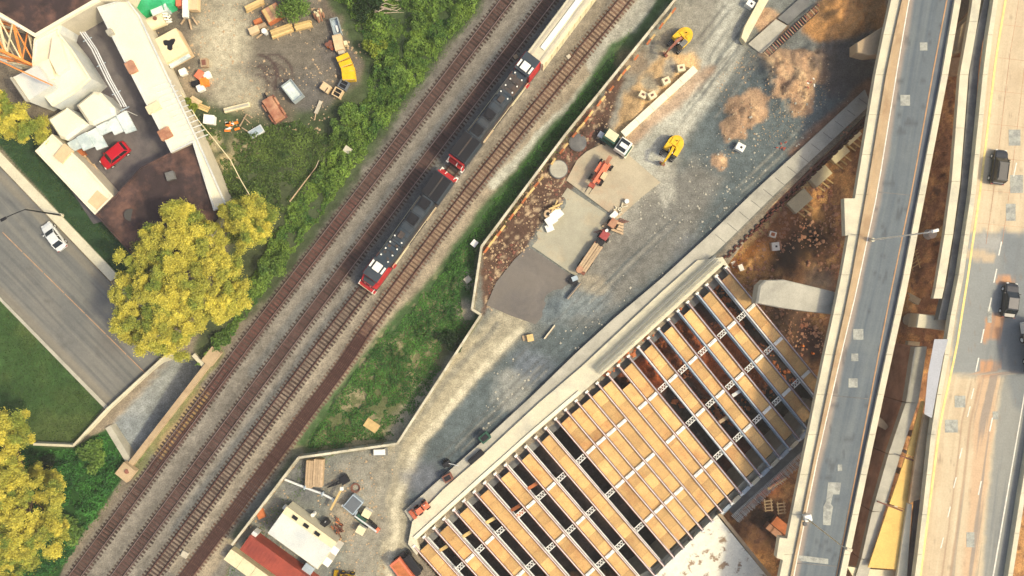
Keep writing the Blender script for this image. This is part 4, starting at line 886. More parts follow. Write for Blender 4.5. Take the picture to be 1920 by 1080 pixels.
def hw_paint(X, Y, PX, PY):
    C = np.zeros(X.shape + (3,)); C[:] = lin((192, 176, 146)); n = fbm(X, Y, .2, 51); n3 = fbm(X, Y, 1.1, 53, 3); wx = (n3 - .5) * 14
    f = PX - np.interp(PY, [-160, 0, 100, 360, 520, 640, 690, 788, 920, 1080, 1260], [1905, 1885, 1868, 1837, 1814, 1795, 1785, 1763, 1746, 1725, 1697]); st = fbm(f * .13 + 3, PY * .004, 1., 57, 3)
    def pl(C, pts, rgb, fe, op): return layer(C, sm(poly_sd(PX + wx * .5, PY + wx, pts) / fe + .5), rgb, op)
    C = layer(C, sm((n - .5) * 4), (180, 160, 130), .6); C = layer(C, sm((st - .5) * 6), (176, 156, 128), .4); C = layer(C, sm((.42 - st) * 6), (204, 188, 158), .4)
    C = pl(C, [(1812, 436), (2090, 436), (2090, 1290), (1858, 1290), (1842, 1080), (1850, 960), (1868, 800), (1880, 706), (1782, 700), (1790, 620), (1806, 520)], (134, 136, 130), 12, .95)
    C = pl(C, [(1812, 436), (1920, 436), (1900, 520), (1880, 706), (1782, 700)], (132, 136, 134), 10, .7); C = pl(C, [(1880, 436), (1990, 436), (1960, 800), (1900, 760), (1888, 700)], (112, 118, 120), 16, .8)  # right band paints in the highway shadow around the middle car
    C = pl(C, [(1815, 470), (1868, 474), (1864, 490), (1812, 484)], (190, 168, 136), 5, .8); C = pl(C, [(1820, 440), (1880, 442), (1872, 470), (1818, 466)], (160, 158, 150), 5, .7)
    for q in ([(1872, 514), (1906, 518), (1902, 538), (1866, 534)], [(1852, 588), (1886, 592), (1876, 640), (1840, 638)], [(1838, 676), (1876, 678), (1872, 706), (1834, 704)]): C = pl(C, q, (184, 140, 104), 4, .95)
    C = pl(C, [(1832, 706), (1874, 706), (1856, 860), (1838, 1010), (1824, 1120), (1800, 1120), (1816, 960)], (188, 156, 124), 12, .7)
    for d0, wd in ((60, 3), (44, 2)): C = layer(C, sm(1.3 - abs(f - d0 + 4 * n) / wd) * sm((PY - 700) / 30), (150, 122, 100), .6)
    C = layer(C, sm((st - .55) * 8) * sm((f - 50) / 20) * sm((PY - 430) / 40), (112, 116, 116), .6)
    C = layer(C, sm((fbm(X, Y, 1.4, 59, 3) - .74) * 14), (130, 112, 96), .4); return C
surf_grid('carriageway', [(bB(y) + 9.5, y) for y in _y], [(bE(y) - 9.5, y) for y in _y], HZ + .008, hw_paint, M['road'], T2, og2, nv=110)
for y_ in (455, 745, 980): pass
for x, y, w_, h_ in ((1905, 258, 22, 30), (1909, 345, 24, 34), (1898, 398, 18, 32), (1802, 753, 20, 22), (1786, 799, 24, 24), (1868, 779, 11, 15), (1822, 1012, 15, 28), (1858, 590, 8, 30)):
    hflat('pavement_patch', rectp(x, y, w_, h_), .024, 'patch_pale')
for x, y in ((1875, 466), (1866, 517), (1856, 571), (1842, 630), (1832, 684), (1858, 796), (1837, 915), (1903, 318)):
    hflat('lane_dash', [(x + 1.8, y - 13), (x + 4.2, y - 13), (x - 1.2, y + 13), (x - 3.6, y + 13)], .03, 'line_white')
for x, y in ((1823, 738), (1816, 772), (1801, 850), (1790, 905), (1779, 960), (1766, 1018)):
    hflat('lane_dash', [(x + 2, y - 10), (x + 4, y - 10), (x - 1, y + 10), (x - 3, y + 10)], .03, 'line_white')
hflat('lane_line', [(1921, 734), (1923, 734), (1862, 1090), (1859, 1090)], .03, 'line_white')
for y in range(-140, 430, 62): MB().bar(P(bY(y) + 4, y, HZ + .012), P(2060, y + 22, HZ + .012), .035, .012).build('joint', M['brown_wall'], T2, og2)
for f in (26, 56): 
    b = MB()
    for y in range(-140, 430, 60): b.bar(P(bY(y) + f, y, HZ + .014), P(bY(y + 58) + f, y + 58, HZ + .014), .05, .012)
    b.build('joint', M['brown_wall'], T2, og2)
hflat('lilac_membrane', [(1752, 636), (1778, 636), (1769, 668), (1747, 784), (1733, 776), (1740, 700)], .95, 'lilac')
# piers and caps of both roads
def cap(pts, z, label, m='concrete', cols=(), zb=2.6):
    c_ = cen(pts, z); o_ = Vector((c_.x, c_.y, LOWZ)); t_ = thing('pier', o_, 0, label, 'pier')
    w_ = pxpoly(pts, z); q_ = [tuple(Vector(p) * .96 + Vector((c_.x, c_.y)) * .04) for p in w_]
    MB().prism(w_, z - 2.2, z - .2).prism(w_, z - .198, z, top=q_).build('cap', M[m], t_, o_)
    for x, y, r__ in cols: MB().tube(P(x, y, z) * 1 - Vector((0, 0, z - LOWZ + .2)), P(x, y, z) - Vector((0, 0, 2.1)), r__, n=20).build('column', M[m], t_, o_)
cap([(1423, 536), (1434, 525), (1470, 524), (1590, 553), (1640, 566), (1636, 606), (1584, 592), (1520, 585), (1470, 578), (1418, 568)], 5.4, 'large pale concrete pier cap reaching left from the overpass', 'concrete', ((1600, 578, 1.1), (1480, 550, 1.0)))
cap([(1606, 80), (1655, 50), (1720, 40), (1720, 90), (1650, 102), (1630, 104), (1606, 98)], 5.4, 'tan pier cap reaching left under the overpass near the top', 'concrete_tan', ((1680, 70, 1.0),))
cap([(1722, 588), (1752, 592), (1800, 598), (1796, 624), (1750, 617), (1718, 614)], 5.4, 'small pale pier cap between overpass and highway', 'concrete_pale', ((1780, 605, 1.0),))
cap([(1780, 72), (1838, 8), (1870, 0), (1860, 46), (1800, 100), (1776, 104)], 5.2, 'tan diagonal pier cap between overpass and highway near the top', 'concrete_tan', ((1840, 40, 1.0),))
cap([(1596, 755), (1655, 785), (1668, 800), (1662, 806), (1644, 796), (1626, 850), (1600, 870), (1570, 860)], 3, 'tan pier with a timber prop just right of the overpass', 'concrete_tan')
# stained wall and yellow formwork between the roads
c = P(1670, 860, 5); o5 = Vector((c.x, c.y, LOWZ)); t = thing('ramp_wall', o5, 0, 'stained brown ramp wall between overpass and highway', 'ramp')
wl = [(1722, 648), (1690, 755), (1655, 870), (1628, 960), (1597, 1046), (1560, 1180)]; wm = [(1738, 650), (1722, 755), (1690, 852), (1660, 960), (1640, 1050), (1600, 1180)]
for i in range(5):
    MB().prism(pxpoly([(wm[i][0] - 24, wm[i][1] + 1), (wm[i + 1][0] - 24, wm[i + 1][1] - 1), (wm[i + 1][0] - 12, wm[i + 1][1]), (wm[i][0] - 12, wm[i][1])], 5.0), -1.2, 5.0 - .1 * i).build('wall_face', M['brown_wall'], t, o5)
    MB().prism(pxpoly([(wm[i][0] - 23, wm[i][1] + 1), (wm[i + 1][0] - 23, wm[i + 1][1] - 1), wm[i + 1], wm[i]], 5.3), 4.2, 5.3 - .1 * i).build('wall_top', M['concrete'], t, o5)
for x, y in ((1716, 740), (1680, 860), (1650, 950), (1625, 1050)): MB().tube(P(x, y, 4) * 1 + Vector((0, 0, LOWZ - 4.2)), P(x, y, 4), .5, n=12).build('column', M['concrete'], t, o5)
c = P(1690, 930, 4); o6 = Vector((c.x, c.y, LOWZ)); t = thing('formwork', o6, 0, 'bright yellow triangular formwork deck beside the stained ramp wall', 'formwork')
for q in ([(1728, 752), (1734, 752), (1716, 858), (1700, 852)], [(1699, 854), (1715, 860), (1700, 955), (1668, 945)], [(1667, 947), (1699, 957), (1683, 1068), (1628, 1064)]):
    MB().prism(pxpoly(q, 5.6), 5.4, 5.6).build('form_board', M['yellow_wall'], t, o6)
MB().prism(pxpoly([(1626, 1067), (1684, 1070), (1680, 1090), (1600, 1082), (1588, 1062)], 4.6), 4, 4.6).build('ledge', M['cream'], t, o6)
for x, y in ((1705, 850), (1680, 950), (1655, 1040)): MB().tube(P(x, y, 5.3) + Vector((0, 0, LOWZ - 5.5)), P(x, y, 5.3), .25, n=10).build('prop', M['steel'], t, o6)
for a, e in (((1687, 854), (1720, 866)), ((1645, 940), (1692, 958))): MB().tube(P(*a, 5.75), P(*e, 5.75), .1).build('tie_rod', M['rustbar'], t, o6)
c = P(1725, 860, 5); o7 = Vector((c.x, c.y, LOWZ)); t = thing('highway_wall', o7, 0, 'tan concrete wall strip along the lower left side of the highway', 'wall')
MB().prism(pxpoly([(1733, 776), (1748, 784), (1733, 932), (1704, 944), (1716, 862)], 6.3), 5.9, 6.3).build('wall', M['concrete_tan'], t, o7)
MB().prism(pxpoly([(1702, 944), (1710, 946), (1700, 1090), (1684, 1260), (1668, 1260), (1682, 1080)], 6.0), 5.5, 6.0).build('beam', M['concrete_pale'], t, o7)
MB().prism(pxpoly([(1716, 936), (1728, 938), (1714, 1085), (1700, 1260), (1686, 1260), (1702, 1080)], 5.6), 5.2, 5.6).build('trough', M['asphalt_dark'], t, o7)
for x, y in ((1728, 820), (1722, 900), (1700, 1040)): MB().tube(P(x, y, 5) + Vector((0, 0, LOWZ - 5.2)), P(x, y, 5.2), .5, n=12).build('column', M['concrete'], t, o7)
# street lights
def lamp(base, zb, h, arm, label, m, tip=(.6, .3)):
    b_ = P(*base, zb); t_ = thing('street_lamp', b_, 0, label, 'street lamp')
    MB().tube((0, 0, 0), (0, 0, .5), .28, n=12).build('base', M['concrete_pale'], t_)
    MB().tube((0, 0, .4), (0, 0, h), .13, .08, n=10).build('pole', M[m], t_)
    a = Vector(arm); pts_ = [Vector((0, 0, h)).lerp(Vector((a.x, a.y, h)), q) + Vector((0, 0, .7 * math.sin(q * PI / 2))) for q in (0, .25, .5, .75, 1)]
    MB().path(pts_, .07).build('arm', M[m], t_)
    MB().box(pts_[-1] + Vector((0, 0, -.05)), (.95, .42, .2), math.atan2(a.y, a.x), taper=.7).build('lamp_head', M[m], t_, bevel=.04)
lamp((117, 404), .3, 8.4, (-2.6, -1.4), 'dark street lamp leaning over the street at the left edge', 'black')
lamp((1634, 450), HZ + .3, 13.5, (.8, .2), 'tall white lamp post on the left side of the overpass', 'white')
lamp((1511, 971), HZ + .3, 11, (.7, -.3), 'tall pale lamp post near the bottom end of the overpass', 'concrete_pale')
MBb = thing('electrical_box', P(1511, 968, HZ + .3), .2, 'white electrical box on the overpass walkway near the bottom', 'electrical box')
MB().box((0, 0, .45), (1.0, .9, .9)).build('body', M['white'], MBb, bevel=.04); MB().box((-.4, -.9, .2), (.5, .5, .4)).build('junction_box', M['concrete_dark'], MBb)

# ------------------------------------------------ cars
def car(loc, rz, L_, W, Ht, paint, label, roofm=None, van=False, roofrack=False, group=None):
    t_ = thing('parked_car' if not group else 'car', loc, rz, label, 'car'); h = L_ / 2
    def ring(x, wd, z0, z1, rt=.75):
        w_ = wd / 2; return [(x, -w_ * .9, z0), (x, w_ * .9, z0), (x, w_, (z0 + z1) / 2), (x, w_ * .94, z1 - .05), (x, w_ * rt, z1), (x, -w_ * rt, z1), (x, -w_ * .94, z1 - .05), (x, -w_, (z0 + z1) / 2)]
    sh = .62 if Ht < 1.55 else .7; hood = sh + .28
    MB().loft([ring(-h, W * .78, .35, hood - .1), ring(-h + .12, W * .92, .25, hood), ring(-h + .7, W, .22, hood + .06), ring(h - 1.4, W, .22, hood + .05), ring(h - .5, W * .97, .25, hood - .06), ring(h - .12, W * .86, .3, hood - .2), ring(h, W * .68, .38, hood - .32)]).build('body', M[paint], t_, smooth=False, bevel=.02)
    r0, r1 = (-h + .25, h - 1.15) if van else (-h + .55, h - 1.25); t0, t1 = (r0 + .25, r1 - .75) if van else (r0 + .65, r1 - .8)
    wb, wt = W * .9, W * .76; zb, zt = hood + .03, Ht - .06
    def q(x, wd, z): return [(x, -wd / 2, z), (x, wd / 2, z)]
    MB().loft([[(r0, -wb / 2, zb), (r1, -wb / 2 * .94, zb), (r1, wb / 2 * .94, zb), (r0, wb / 2, zb)], [(t0, -wt / 2, zt), (t1, -wt / 2, zt), (t1, wt / 2, zt), (t0, wt / 2, zt)]]).build('windows', M['glass'], t_, bevel=.02)
    MB().loft([[(t0 - .06, -wt / 2 - .03, zt), (t1 + .06, -wt / 2 - .03, zt), (t1 + .06, wt / 2 + .03, zt), (t0 - .06, wt / 2 + .03, zt)], [(t0 + .1, -wt / 2 + .08, zt + .07), (t1 - .06, -wt / 2 + .08, zt + .07), (t1 - .06, wt / 2 - .08, zt + .07), (t0 + .1, wt / 2 - .08, zt + .07)]]).build('roof', M[roofm or paint], t_)
    for s_ in (-1, 1):
        MB().bar((r1, s_ * wb / 2 * .93, zb), (t1, s_ * wt / 2, zt + .02), .08, .07).build('pillar', M[paint], t_)
        MB().bar((r0, s_ * wb / 2 * .97, zb), (t0, s_ * wt / 2, zt + .02), .12, .08).build('pillar', M[paint], t_)
        xm = (t0 + t1) / 2; MB().bar((xm, s_ * wb / 2 * .99, zb), (xm, s_ * wt / 2, zt + .02), .08, .06).build('pillar', M[paint], t_)
        MB().box((r1 - .25, s_ * (W / 2 + .1), zb + .08), (.14, .22, .14)).build('mirror', M[paint], t_, bevel=.03)
        MB().box((h - .14, s_ * W * .32, hood - .28), (.3, .34, .14), taper=.8).build('headlight', M['lamp_w'], t_)
        MB().box((-h + .05, s_ * W * .38, hood - .2), (.1, .3, .22)).build('tail_light', M['lamp_r'], t_)
        for x in (-h + .85, h - .95):
            o_ = MB().tube((x, s_ * (W / 2 - .17), .33), (x, s_ * (W / 2 + .03), .33), .34, n=18).build('wheel', M['rubber'], t_)
            MB().tube((x, s_ * (W / 2), .33), (x, s_ * (W / 2 + .045), .33), .2, n=12).build('rim', M['steel'], o_)
        if roofrack: MB().bar((t0 + .2, s_ * wt * .42, zt + .12), (t1 - .2, s_ * wt * .42, zt + .12), .05, .04).build('roof_rail', M['black'], t_)
    MB().box((h - .03, 0, .42), (.12, W * .6, .18)).build('number_plate_panel', M['rubber'], t_)
    if roofrack or van:
        MB().box(((t0 + t1) / 2, 0, zt + .075), ((t1 - t0) * .8, wt * .8, .02)).build('roof_panel', M[roofm or paint], t_)
    return t_
car(P(106, 444, .14), yaw(-13, -18) , 4.6, 1.8, 1.45, 'car_white', 'silver white saloon car parked on the street beside the sidewalk')
car(P(220, 293, .12), yaw(-42, 34), 4.7, 1.95, 1.75, 'red', 'bright red people carrier parked in the dark courtyard', van=True)
car(P(1867, 315, HZ + .01), yaw(4, -30), 4.9, 1.95, 1.8, 'car_black', 'dark open four wheel drive with a greyish roof on the upper highway', roofm='car_grey', van=True, roofrack=True, group=1)
car(P(1888, 563, HZ + .02), yaw(5, -40), 4.9, 1.95, 1.5, 'car_black', 'glossy black car driving in the middle of the highway', group=1)
t = thing('lorry', P(1932, 664, HZ + .01), R(98), 'white lorry trailer entering at the right edge of the highway', 'lorry')
MB().box((0, 0, 2.4), (6, 2.5, 2.9)).build('box_body', M['cream'], t, bevel=.05); MB().box((0, 0, .8), (6, 1.2, .3)).build('chassis', M['black'], t)
for x in (-2.2, -.9, 2.2):
    for y in (-1.1, 1.1):
        o = MB().tube((x, y - .15, .5), (x, y + .15, .5), .5, n=16).build('wheel', M['rubber'], t); MB().tube((x, y - .17, .5), (x, y + .17, .5), .28, n=12).build('rim', M['white'], o)
MB().box((3.9, 0, 1.6), (1.6, 2.4, 2.4)).build('cab', M['white'], t, bevel=.1)

# ------------------------------------------------ building-site machines
def excavator(loc, rz, track_rz, label, reach, paint='yellow', boom='yellow', open_deck=False):
    t_ = thing('excavator', loc, rz, label, 'excavator', 'yellow excavators on the site'); tr = track_rz - rz; co, si = math.cos(tr), math.sin(tr)
    for s_ in (-1, 1):
        cx, cy = -si * s_ * 1.1, co * s_ * 1.1
        o_ = MB().box((cx, cy, .45), (3.9, .55, .7), tr).build('track', M['rubber'], t_, bevel=.12)
        for k in range(13):
            x = -1.8 + k * .3; o2 = MB().box((cx + co * x, cy + si * x, .82), (.12, .58, .05), tr).build('track_shoe', M['concrete_dark'], o_)
    t_.scale = (.86, .86, .9)
    MB().box((0, 0, .6), (2, 1.7, .4), tr).build('undercarriage', M['rubber'], t_)
    ring = []
    for a in np.linspace(PI / 2 + .25, PI * 1.5 - .25, 9): ring.append((-.5 + 1.75 * math.cos(a), 1.42 * math.sin(a)))
    ring = [(.9, 1.38)] + ring + [(.9, -1.38), (.9, -.5), (-.3, -.35), (-.3, .35), (.9, .45)]
    MB().prism(ring, 1.0, 1.95).build('house', M[paint], t_, bevel=.06)
    MB().box((-.9, -.6, 2.0), (1.2, .7, .16)).box((-1.1, .55, 2.0), (1.0, .6, .12)).build('engine_cover', M['yellow'], t_, bevel=.03)
    MB().tube((-1.2, -.1, 1.9), (-1.2, -.1, 2.4), .08).build('exhaust', M['black'], t_)
    o_ = MB().box((.75, .92, 1.95), (1.5, .86, 1.7), taper=.9).build('cab', M['glass'], t_, bevel=.04)
    MB().box((.7, .92, 2.85), (1.3, .82, .1)).build('cab_roof', M[paint] if not open_deck else M['concrete_dark'], o_, bevel=.03)
    k = reach
    MB().loft([[(0, -.25, 1.7), (0, .2, 1.7), (0, .2, 2.3), (0, -.25, 2.3)], [(k * .5, -.22, 3.2), (k * .5, .18, 3.2), (k * .5, .18, 3.8), (k * .5, -.22, 3.8)], [(k, -.17, 2.7), (k, .13, 2.7), (k, .13, 3.05), (k, -.17, 3.05)]]).build('boom', M[boom], t_)
    MB().tube((.6, -.4, 1.9), (k * .45, -.32, 3.1), .09).tube((.6, .36, 1.9), (k * .45, .28, 3.1), .09).build('boom_cylinder', M['steel'], t_)
    MB().loft([[(k, -.15, 2.9), (k, .1, 2.9), (k + .25, .1, 3.15), (k + .25, -.15, 3.15)], [(k + .1, -.12, .8), (k + .1, .08, .8), (k + .4, .08, .8), (k + .4, -.12, .8)]]).build('stick', M[boom], t_)
    MB().loft([[(k - .1, -.5, .9), (k - .1, .5, .9), (k + .45, .5, 1.0), (k + .45, -.5, 1.0)], [(k - .3, -.45, .15), (k - .3, .45, .15), (k + .1, .45, .1), (k + .1, -.45, .1)]]).build('bucket', M['rustbar'], t_)
    return t_
excavator(GP(1258, 280), yaw(-20, 31), yaw(-20, 31), 'yellow excavator with a long yellow boom on the open gravel', 3.0)
excavator(GP(1273, 79), yaw(-30, 29), yaw(-26, 30), 'yellow excavator with a rusty boom at the sand heap', 3.4, boom='stud', open_deck=True)
t = thing('telehandler', P(1126, 324, .17), yaw(-22, 34), 'salmon orange telehandler with its boom folded on the upper concrete pad', 'telehandler')
MB().box((0, 0, 1.1), (4.2, 1.5, .8), taper=.92).build('body', M['orange'], t, bevel=.08); MB().box((.6, .75, 1.7), (1.5, .8, 1.3), taper=.9).build('cab', M['glass'], t, bevel=.04)
MB().box((.6, .75, 2.4), (1.3, .8, .1)).build('cab_roof', M['tan_box'], t, bevel=.03); MB().box((-.3, -.8, 1.6), (2.0, .7, .7)).build('engine_cover', M['orange'], t, bevel=.06)
MB().bar((-2.6, -.1, 2.3), (2.6, -.1, 2.0), .5, .5).build('boom', M['orange'], t, bevel=.04); MB().bar((-2.9, -.1, 2.36), (-1.4, -.1, 2.3), .75, .62).build('boom_end', M['rusty_tan'], t)
MB().box((3.0, -.1, 1.4), (.8, 1.1, .9)).build('carriage', M['red_box'], t); MB().bar((3.3, .3, .9), (4.5, .3, .8), .12, .1).bar((3.3, -.5, .9), (4.5, -.5, .8), .12, .1).build('fork', M['black'], t)
t.scale = (.84, .84, .84)
for x in (-1.6, 1.6):
    for y in (-1.15, 1.15): o = MB().tube((x, y - .2, .55), (x, y + .2, .55), .55, n=16).build('wheel', M['rubber'], t); MB().tube((x, y - .22, .55), (x, y + .22, .55), .3, n=12).build('rim', M['cream'], o)
t = thing('site_truck', GP(1153, 270), yaw(22, 15), 'small dark green truck with a pale glazed cab below the concrete beam', 'truck')
t.scale = (.92, .92, .92)
MB().box((0, 0, .9), (5.2, 1.9, .5)).build('chassis', M['green_dk'], t); MB().box((-1.2, .2, 1.7), (2.2, 1.8, 1.3)).build('tank_body', M['green_dk'], t, bevel=.06); MB().box((-1.2, .3, 2.4), (1.9, 1.4, .14)).build('body_top', M['cream'], t, bevel=.04)
MB().box((1.3, 0, 1.6), (2.1, 2.4, 1.4), taper=.95).build('cab', M['white'], t, bevel=.06); MB().box((1.2, 0, 2.33), (1.6, 1.9, .06)).build('roof_window', M['glass'], t); MB().box((1.3, 0, 2.4), (1.3, .7, .14)).build('roof_unit', M['white'], t, bevel=.04)
MB().box((2.6, 0, .8), (.3, 2.6, .5)).build('bumper', M['concrete_pale'], t); MB().box((-2.7, -.3, .9), (.9, .9, .8)).build('winch', M['steel'], t)
for x in (-1.7, 1.5):
    for y in (-1.05, 1.05): MB().tube((x, y - .17, .5), (x, y + .17, .5), .5, n=16).build('wheel', M['rubber'], t)
# machine by the abutment + dumper + yellow loader
def loader(loc, rz, label, paint, name='loader', cat='loader'):
    t_ = thing(name, loc, rz, label, cat); t_.scale = (.85, .85, .85)
    MB().box((0, 0, 1.0), (2.6, 1.2, .8), taper=.9).build('body', M[paint], t_, bevel=.06); MB().box((-.2, .1, 1.75), (1.1, 1.0, .9), taper=.88).build('cab', M['glass'], t_, bevel=.04)
    MB().box((-.2, .1, 2.24), (1.0, .95, .08)).build('cab_roof', M[paint], t_, bevel=.02); MB().box((1.0, -.1, 1.45), (.8, .9, .3)).build('engine_cover', M[paint], t_, bevel=.04)
    for y in (-.55, .55): MB().bar((.2, y, 1.2), (-1.9, y, .6), .12, .2).build('lift_arm', M['rustbar'], t_)
    MB().loft([[(-1.8, -.85, .9), (-1.8, .85, .9), (-1.7, .85, .1), (-1.7, -.85, .1)], [(-2.4, -.85, .5), (-2.4, .85, .5), (-2.4, .85, .08), (-2.4, -.85, .08)]]).build('bucket', M[paint], t_)
    MB().tube((.9, .3, 1.6), (.9, .3, 2.1), .08).build('exhaust', M['white'], t_)
    for x in (-.8, .85):
        for y in (-.75, .75): o = MB().tube((x, y - .15, .45), (x, y + .15, .45), .45, n=16).build('wheel', M['rubber'], t_); MB().tube((x, y - .17, .45), (x, y + .17, .45), .22, n=10).build('rim', M[paint], o)
    return t_
loader(P(792, 950, .5), yaw(17, -13), 'small orange loader parked on the footing of the abutment', 'orange')
loader(GP(652, 1080), yaw(30, 4), 'yellow loader cut off by the bottom edge of the picture', 'yellow')
t = thing('dumper', GP(765, 1058), yaw(20, 26), 'orange dumper beside the lower end of the abutment', 'dumper')
MB().box((0, -.0, .8), (4.2, 1.9, .4)).build('chassis', M['black'], t); MB().box((0, -.7, 1.5), (3.8, 1.7, 1.1), taper=1.04).build('skip', M['orange'], t, bevel=.05); MB().box((0, -.7, 2.06), (3.3, 1.3, .05)).build('load', M['wood_rust'], t)
MB().box((.2, .9, 1.0), (3.2, 1.2, .9)).build('bonnet', M['black'], t, bevel=.08)
for x in (-1.4, 1.4):
    for y in (-1.45, 1.35): MB().tube((x, y - .17, .5), (x, y + .17, .5), .5, n=16).build('wheel', M['rubber'], t)

# flat lorry with timber load
t = thing('flatbed_lorry', GP(1118, 464), yaw(30, -44), 'flatbed lorry carrying long pale timbers, with a red cab', 'lorry')
t.scale = (.92, .8, .85)
MB().box((-2.2, 0, .9), (5.6, 1.9, .35)).build('bed', M['rustbar'], t); 
for y in (-.7, -.25, .25, .7): MB().box((-1.9 + random.uniform(-.2, .2), y, 1.3), (4.9, .4, .35)).build('timber', M['timber2'], t)
MB().tube((-4.6, .35, 1.1), (-4.6, .35, 1.6), .6, n=16).build('drum', M['rusty_tan'], t)
M['dull_red'] = mat('dull_red_paint', (150, 66, 64), .6, .15, 1)
MB().box((2.2, .1, 1.2), (1.4, 1.5, 1.3)).build('cab', M['dull_red'], t, bevel=.08); MB().tube((3.0, .3, 1.85), (3.0, .3, 2.0), .28, n=12).build('cap', M['white'], t)
MB().box((4.6, .1, 1.1), (1.5, 1.3, 1.1)).build('rear_box', M['rusty_tan'], t, bevel=.04); MB().box((.9, 0, .8), (1.2, 1.4, .6)).build('engine', M['black'], t)
MB().box((3.6, .1, .7), (.8, .9, .5)).build('coupling', M['black'], t)
for x in (-3.8, -2.8, 1.9, 4.6):
    for y in (-.95, .95): MB().tube((x, y - .14, .42), (x, y + .14, .42), .42, n=14).build('wheel', M['rubber'], t)
t = thing('plank_stack', GP(1151, 424), yaw(20, 8), 'stack of rusty brown planks above the flatbed lorry', 'stack')
for k in range(4): MB().box((0, -.6 + .4 * k, .25), (3.4 - .3 * k, .34, .25), .03 * k).build('plank', M['timber2'], t)
for k in range(4): MB().bar((-1.6 - .3 * k, -2 , .1), (.6 + .4 * k, 1.5, .15), .12, .1).build('pole', M['rustbar'], t)
t = thing('welding_set', GP(1158, 396), yaw(14, -14), 'white equipment frame at the corner of the upper concrete pad', 'equipment')
MB().box((-.9, 0, .4), (1.2, .8, .8)).build('cabinet', M['white'], t, bevel=.05); MB().tube((1.9, .1, .0), (1.9, .1, .8), .35, n=14).build('drum', M['steel'], t)
for a, e in (((-.3, -.6), (1.6, .5)), ((-.3, .6), (1.6, -.5)), ((.2, -.7), (.2, .8))): MB().bar((*a, .4), (*e, .4), .14, .14).build('frame_bar', M['concrete_pale'], t)

# ------------------------------------------------ pads, tanks, blocks
def pad(pts, z, m, label):
    c_ = cen(pts, z); o_ = Vector((c_.x, c_.y, 0)); return tag(MB().prism(pxpoly(pts, z), -.2, z).build('concrete_pad', M[m], origin=o_), label, kind='structure')
M['pad'] = mat('poured_concrete', (158, 154, 134), .85, .14, .35, .1, rgb2=(172, 158, 130), thr=(.5, .7)); M['pad_tan'] = mat('dusty_concrete', (168, 158, 134), .85, .14, .3, .1, rgb2=(176, 150, 122), thr=(.5, .7))
M['pad_dk'] = mat('damp_concrete', (112, 106, 98), .85, .14, .35, .1, rgb2=(96, 92, 88))
pad([(1062, 338), (1082, 300), (1100, 284), (1132, 268), (1178, 290), (1238, 342), (1205, 368), (1158, 410), (1128, 388)], .17, 'pad_tan', 'pale upper concrete pad under the telehandler')
pad([(992, 458), (1018, 420), (1064, 352), (1152, 411), (1130, 446), (1092, 512), (1076, 516)], .14, 'pad', 'middle concrete pad beside the flatbed lorry')
pad([(990, 462), (1074, 518), (1058, 548), (1022, 572), (1016, 594), (1004, 608), (958, 592), (912, 572), (930, 530), (965, 486)], .12, 'pad_dk', 'darker damp concrete pad nearest the hoarding corner')
for x, y, r__, l in ((1083, 268, 1.35, 'upper'), (1047, 318, 1.45, 'lower')):
    p = GP(x, y); t = thing('shaft_cover', p, 0, f'{l} round grey concrete shaft cover beside the hoarding', 'shaft', 'round shafts')
    MB().tube((0, 0, -.3), (0, 0, .4), r__, r__ * .97, n=36).build('ring', M['concrete_dark'], t); MB().tube((0, 0, .38), (0, 0, .46), r__ * .9, r__ * .86, n=36).build('cover', M['concrete_dark'] if l == 'upper' else M['concrete'], t)
# long white box beam
A, B = P(1168, 252, 1.3), P(1304, 128, 1.3); m_ = (A + B) / 2; t = thing('concrete_beam', Vector((m_.x, m_.y, 0)), math.atan2(B.y - A.y, B.x - A.x), 'long white concrete beam lying beside the sand heap', 'beam')
for k in range(5): L5 = (B - A).length / 5; MB().box((-(B - A).length / 2 + L5 * (k + .5), 0, .75), (L5 - .03, 1.05, 1.3)).build('segment', M['white_roof'], t, bevel=.03)
for x, y, rz, l in ((1204, 180, -.5, 'left of the pair beside the long beam'), (1221, 181, .5, 'right of the pair beside the long beam'), (1247, 154, .4, 'halfway up the long beam with rust on top'), (1275, 130, .2, 'at the top end of the long beam')):
    t = thing('concrete_block', GP(x, y), rz, 'white concrete block ' + l, 'block', 'white blocks by the beam'); MB().box((0, 0, .45), (1.15, 1.0, .9)).build('body', M['cream'], t, bevel=.05); MB().box((0, 0, .93), (.4, .3, .06)).build('lifting_eye', M['rustbar'], t)
for x, y, s_, rz, m, l, c_ in ((1385, 278, (1.3, 1.1, 1.0), -.5, 'white', 'white cube with a dark hatch alone on the gravel', 'box'), (1404, 11, (1.2, 1.0, 1.0), -.6, 'white', 'white cube with a dark hatch near the top edge', 'box'),
                              (1449, 463, (1.2, 1.3, 1.3), .1, 'white', 'white block casting a long shadow on the lower ground', 'block')):
    t = simple('site_box', x, y, s_, rz, m, l, c_); MB().box((.1, 0, s_[2] + .02), (.3, .3, .05)).build('hatch', M['black'], t)
for x, y, l in ((1375, 496, 'smaller'), (1388, 502, 'larger')):
    simple('site_box', x, y, (.7, 1.0, .5), .4, 'white', f'{l} white box beside the top corner of the bridge deck', 'box')
t = simple('site_box', 1446, 440, (1.1, .9, .8), -.3, 'white', 'open white crate above the white block on lower ground', 'crate'); MB().box((0, 0, .81), (.6, .5, .04)).build('opening', M['wood_rust'], t)
simple('site_box', 1708, 560, (2.2, 1.0, .8), -.5, 'cream', 'cream precast block with holes on the ground right of the overpass', 'block')
simple('site_box', 1708, 648, (1.8, 1.4, .8), -.1, 'cream', 'cream block under the gap between the roads', 'block')
simple('plywood_bin', 1780, 130, (2.5, 2.5, 2), .05, 'timber2', 'dusty box structure in the gap near the top of the highway', 'box')
